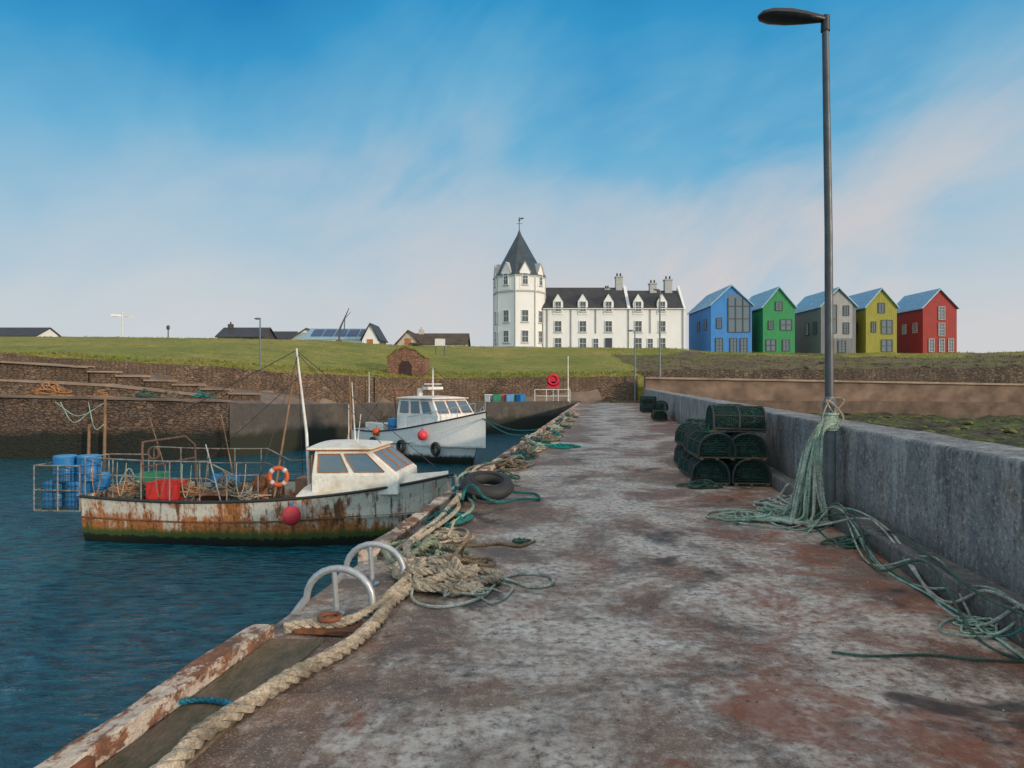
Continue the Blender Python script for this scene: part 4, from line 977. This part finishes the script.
# boat 1 (modelled at 9.3 m then brought to its true length)
bs=Vector((-9.85,17.1,WZ)); bw=Vector((X(452,16.3),16.3,WZ)); L1=9.32; SX1=(bw-bs).length/L1
B1=thing('fishing_boat','rust streaked old white fishing boat moored beside the pier','fishing boat',bs,math.atan2(bw.y-bs.y,bw.x-bs.x)); B1.scale=(SX1,1,.95)
sh1=lambda t:1.12-.5*t+.95*t*t
hb1=hullparts(B1,L1,3.1,sh1,HULL1,BLACK,.72,DKWD,.7,2.9,RUST)
foredeck(B1,L1,hb1,sh1,5.7,9.22,.35,.22,CABW)
cabin(B1,6.0,7.35,8.15,1.15,.95,1.2,1.66,2.26,CABW,GLASSB,VARN,2)
b=MB(); b.b2((5.95,-1.05,.9),(5.99,-.35,2.15)); b.obj('cabin_door',VARN,B1)
b=MB(); b.tube([(5.6,-.3,.72),(5.45,-.2,2.6),(5.15,-.15,4.75)],[.045,.04,.025],10); b.obj('mast',WHITE,B1,True)
b=MB(); b.tube([(4.7,-.6,.72),(5.15,-.1,4.6)],[.035,.022],8); b.obj('boom',POLE,B1,True)
for a_ in (((6.6,.3,2.3),(6.5,.3,3.9),.022,.012),((6.9,-.4,2.3),(7.0,-.4,3.1),.015,.01),((6.3,.6,2.3),(6.3,.6,3.3),.015,.01)):
    b=MB(); b.tube(a_[:2],[a_[2],a_[3]],6); b.obj('antenna',WHITE,B1,True)
for a_ in (((6.2,1.25,.9),(6.05,1.3,4.1),.03,POLE),((5.85,.8,.9),(6.35,1.0,3.4),.025,POLE),((2.9,.9,.8),(2.3,1.1,3.0),.022,POLE),((.6,1.2,1.2),(.1,1.1,2.9),.018,POLE),((3.7,-1.2,.9),(3.3,-1.25,2.4),.02,GALV)):
    b=MB(); b.tube(a_[:2],[a_[2],a_[2]*.7],6); b.obj('pole',a_[3],B1,True)
b=MB()
for a_,c_ in (((5.15,-.15,4.7),(9.2,0,1.5)),((5.15,-.15,4.7),(.2,-.1,2.3)),((5.2,-.15,4.6),(4.6,-1.45,1.0)),((5.2,-.15,4.6),(4.6,1.45,1.0)),((5.2,-.15,4.6),(7.6,-.6,2.4)),((5.2,-.15,4.0),(3.4,-1.4,2.0))): b.cyl(a_,c_,.009,n=4)
b.obj('rigging',BLACK,B1)
GWR=M('grey_rusty_rail',(.30,.30,.28),(.16,.10,.07),6,.6)
for s in (-1,1):
    b=MB(); pts=[(x,s*(hb1(x/L1)-.05),sh1(x/L1)+(.95 if x<3.6 else .6)) for x in (.1,1,2,3,3.5,4.2,4.8)]
    b.tube(pts,.018,6); b.tube([(p[0],p[1],p[2]-.4) for p in pts],.012,6)
    for x in (.1,.9,1.7,2.5,3.3,4.0,4.8):
        y=s*(hb1(x/L1)-.05); z=sh1(x/L1); b.cyl((x,y,z),(x,y,z+(.95 if x<3.5 else .62)),.016,n=6)
    b.obj('guard_rail',GWR,B1,True)
b=MB(); 
for y in (-1.1,1.1): b.tube([(1.55,y,.7),(1.5,y,2.15),(1.35,y*.8,2.4)],.028,8)
b.cyl((1.35,-.9,2.4),(1.35,.9,2.4),.028); b.cyl((1.52,-1.1,1.8),(1.52,1.1,1.8),.022); b.torus((1.45,-.6,2.1),.15,.03,'y'); b.obj('gantry',M('brown_gantry',(.17,.09,.055),(.08,.05,.04),6),B1,True)
BBX=M('brown_box',(.30,.16,.10),(.16,.09,.06),2,.7)
b=MB(); b.b2((.5,-1.05,.73),(1.4,.9,1.18)); b.obj('deck_box',BBX,B1,bev=.02)
b=MB(); b.b2((2.6,-.6,.73),(3.9,.6,1.12)); b.obj('hatch',BBX,B1,bev=.02)
b=MB(); b.b2((2.4,-1.1,1.13),(4.3,-.5,1.18)); b.obj('sorting_board',DKWD,B1,bev=.01)
b=MB(); b.cyl((4.6,-.9,.72),(4.6,-.9,1.5),.14,.12,12); b.cyl((4.6,-1.1,1.45),(4.6,-.7,1.45),.18,.18,14); b.obj('winch',RUST,B1,True)
b=MB(); b.box((5.1,.6,1.05),(.45,.5,.65)); b.obj('engine_box',BBX,B1,bev=.02)
b=MB()
for z in (.75,1.25,1.85):
    b.tube([(0,-1.35,z),(-1.25,-1.35,z),(-1.25,1.2,z),(0,1.2,z)],.02,6)
for x,y in ((0,-1.35),(-.6,-1.35),(-1.25,-1.35),(-1.25,0),(-1.25,1.2),(0,1.2)): b.cyl((x,y,.75),(x,y,1.85),.018,n=6)
for i in range(9): b.cyl((-1.25,-1.35+i*.31,.75),(0,-1.35+i*.31,.75),.014,n=5)
b.obj('stern_rack',GWR,B1,True)
b=MB(); 
for i in range(12):
    for j in range(9):
        a_,c_=-1.25+i*.104,.75+j*.122
        b.add([(a_,-1.36,c_),(a_+.104,-1.36,c_),(a_+.104,-1.36,c_+.122),(a_,-1.36,c_+.122)],[(0,1,2,3)])
o=b.obj('rack_mesh',NETG,B1,weld=True); mm=o.modifiers.new('w','WIREFRAME'); mm.thickness=.014
Mb=Matrix.LocRotScale(bs,B1.rotation_euler.to_quaternion(),Vector((SX1,1,.95)))
def onb(x,y,z,Mt=None): return (Mt or Mb)@Vector((x,y,z))
LIDB=M('lid_blue',(.06,.30,.58))
def barrel(loc,mat,label,r=.26,hh=.6):
    e=thing('plastic_barrel',label,'barrel',loc,group='blue barrels'); b=MB(); prof=[(0,.9),(.04,1),(.3,.98),(.33,1.05),(.37,.98),(.63,.98),(.66,1.05),(.7,.98),(.95,1),(1,.9)]
    b.tube([(0,0,hh*p) for p,_ in prof],[r*s_ for _,s_ in prof],18); b.obj('body',mat,e,True)
    b=MB(); b.torus((0,0,hh),r*.88,.018); b.cyl((0,0,hh),(0,0,hh+.02),r*.8,n=18); b.obj('lid',LIDB,e,True)
for (x,y,z) in ((-.95,-1.0,.78),(-.35,-1.0,.78),(-.95,-.35,.78),(-.35,-.3,.78),(-.7,-1.0,1.42),(-.12,-.9,1.42),(-.9,.4,.78)): barrel(onb(x,y,z),BLUEP,'blue plastic barrel lashed in the stern rack')
c_=crate(onb(2.1,-1.0,.93+.1),0,RED,'bright red plastic fish crate on boat deck',(.72,.45,.40))
c_=crate(onb(3.0,.2,1.13),.3,BLUEP,'blue plastic fish crate on boat hatch',(.6,.4,.3))
c_=crate(onb(1.0,0,1.19),.2,GREENP,'green plastic fish crate on boat locker',(.6,.4,.3))
def lifebuoy(loc,label,rot):
    e=thing('lifebuoy',label,'lifebuoy',loc,rot=rot,group='lifebuoys'); b=MB(); b.torus((0,0,0),.19,.05,'y',24,10); b.obj('ring',ORANGE,e,True)
    for a in (45,135,225,315):
        b=MB(); a=math.radians(a); u=Vector((-math.sin(a),0,math.cos(a)))*.035; c_=Vector((.19*math.cos(a),0,.19*math.sin(a))); b.cyl(c_-u,c_+u,.054,n=10); b.obj('white_band',WHITE,e,True)
lifebuoy(onb(5.3,-1.45,1.68),'orange ring lifebuoy hung on the boat rail',(0,0,.05))
def buoy(loc,r,mat,label):
    e=thing('buoy',label,'buoy',loc,group='round buoys'); b=MB(); b.sph((0,0,0),r,18,12,(1,1,1.08)); b.obj('float',mat,e,True); b=MB(); b.tube([(0,0,r),(0,0,r*1.35)],[r*.25,r*.15],8); b.torus((0,0,r*1.4),r*.12,r*.05,'y',10,5); b.obj('eye',BLUEP,e,True)
buoy(onb(5.75,-1.70,.82),.2,PINK,'pink red round buoy hung on rusty hull')
for i,(x,y,z,m_,sd) in enumerate(((.9,-.9,1.18,ROPEO,1),(.9,.3,1.18,ROPEBR,2),(3.1,-.1,1.1,ROPET,3),(3.9,.7,.75,ROPEBR,4),(4.0,-1.1,.85,ROPED,5),(1.9,.9,.75,ROPEG,6),(4.5,.1,.8,ROPEBR,8),(3.0,-1.1,.75,ROPEBR,9),(5.2,-.9,.75,ROPEC,10),(3.6,-.8,1.18,ROPEBR,11),(.5,-.2,1.18,ROPEGY,12),(2.6,-.9,1.18,ROPEO,13),(1.5,-1.0,1.0,ROPED,14),(4.4,-1.1,1.1,ROPEC,15))):
    p=onb(x,y,z); coil('rope_coil',p,.36,8,.014,m_,'tangled line heaped on the fishing boat deck',200+sd,.42,False,.8,4,wob=.42)
for i,x in enumerate((.5,1.2,2.3,3.0,3.4,4.4)):
    y=-(hb1(x/L1)); rd=random.Random(i+9)
    pts=[onb(x-.12,y,sh1(x/L1)+.9),onb(x-.1,y-.04,1.5),onb(x,y-.06,1.25-.15*rd.random()),onb(x+.1,y-.04,1.5),onb(x+.12,y,sh1(x/L1)+.88)]
    rope('hanging_line',pts,.009,[ROPEO,ROPEC,ROPEBR,ROPEG,ROPEBR,ROPEC][i],'bight of line looped over the boat guard rail',8,group='lines on boat rail')
for i,(a_,px,py) in enumerate((((9.2,0,1.4),455,500),((8.9,-.3,1.4),442,512),((8.9,.3,1.45),520,462))):
    p=onb(*a_); q_=Vector(dk(px,py,.1)); rope('mooring_line',[p,(p*.5+q_*.5)+Vector((0,0,-.12)),q_],.022,[ROPEC,ROPEBR,ROPET][i],'mooring line from boat bow to pier edge',10,group='mooring lines')
# boat 2
bs2=Vector((-7.2,36.6,WZ)); bw2=Vector((X(486,30),30,WZ)); L2=(bw2-bs2).length
B2=thing('fishing_boat','white fishing boat with forward wheelhouse and dark bottom','fishing boat',bs2,math.atan2(bw2.y-bs2.y,bw2.x-bs2.x))
sh2=lambda t:1.28-.4*t+1.5*t*t
hb2=hullparts(B2,L2,3.7,sh2,HULL2,BLACK,.85,DKWD,1.2,2.5)
W2=M('clean_white_gelcoat',(.78,.77,.74),(.62,.59,.54),1.2,.45,bump=.1)
foredeck(B2,L2,hb2,sh2,4.2,L2-.1,.35,.2,W2)
cabin(B2,4.0,6.3,6.9,1.4,1.15,1.5,2.15,2.9,W2,GLASSB,VARN,3)
b=MB(); b.b2((.9,-1.3,.86),(2.6,1.3,1.65)); b.obj('aft_shelter',W2,B2,bev=.05)
b=MB(); b.tube([(5.0,0,2.95),(5.0,0,4.4)],[.06,.03],8); b.cyl((5.0,-.5,3.6),(5.0,.5,3.6),.025); b.obj('mast',WHITE,B2,True)
b=MB(); b.box((5.0,0,3.4),(.5,.9,.14)); b.obj('radar',WHITE,B2,bev=.03)
b=MB(); b.cyl((4.5,-.4,2.95),(4.5,-.4,3.4),.14,.12); b.obj('exhaust',WHITE,B2,True)
b=MB(); b.tube([(3.4,.5,.9),(3.0,.5,3.6)],[.05,.03],8); b.tube([(3.4,-.9,.9),(2.7,-.8,4.0)],[.05,.03],8); b.cyl((2.9,-.85,3.3),(3.05,.5,3.3),.03); b.obj('gantry',RUST,B2,True)
b=MB()
for s in (-1,1):
    pts=[(x,s*(hb2(x/L2)-.04),sh2(x/L2)+.5) for x in (5.4,6.3,7.2,7.9,L2-.4)]; b.tube(pts,.02,6)
    for p in pts: b.cyl((p[0],p[1],p[2]-.5),p,.016,n=5)
b.obj('bow_rail',GALV,B2,True)
b=MB()
for a_,c_ in (((5.0,0,4.4),(L2-.2,0,2.3)),((5.0,0,4.4),(2.9,0,3.4)),((2.8,-.8,3.9),(.2,-1,1.4))): b.cyl(a_,c_,.012,n=4)
b.obj('rigging',BLACK,B2)
Mb2=Matrix.Rotation(B2.rotation_euler[2],4,'Z'); Mb2.translation=bs2
barrel(onb(3.3,-1.1,1.0,Mb2),BLUEP,'blue barrel on the white boat deck',.3,.9)
buoy(onb(6.4,-1.6,1.3,Mb2),.22,PINK,'pink red buoy hung over white hull')
buoy(onb(3.0,-1.9,1.3,Mb2),.2,ORANGE,'orange buoy hung on the white boat rail')
for i,(x,y,z) in enumerate(((1.5,-.6,1.66),(2.2,.2,1.66),(3.1,.6,.9),(3.6,-.4,.9))):
    coil('rope_coil',onb(x,y,z,Mb2),.5,8,.03,[ROPEBR,ROPED,ROPEO,ROPET][i],'tangled line heaped on the white boat deck',400+i,.5,False,.8,4,wob=.42)
for x in (2.6,5.0,7.0):
    b=MB(); b.torus((0,0,0),.24,.09,'y',18,8); p=onb(x,-hb2(x/L2)-.02,.7,Mb2); b.obj('tyre_fender',BLACK,loc=p,rz=B2.rotation_euler[2],smooth=True,label='black tyre fender hanging on the white boat hull',cat='tyre',group='tyre fenders')
p=onb(L2-.3,0,2.1,Mb2)
for q_ in (dk(556,428,.1),dk(545,436,.1)): rope('mooring_line',[p,(p+Vector(q_))*.5+Vector((0,0,-.3)),Vector(q_)],.025,ROPET,'mooring line from white boat bow to pier',10,group='mooring lines')
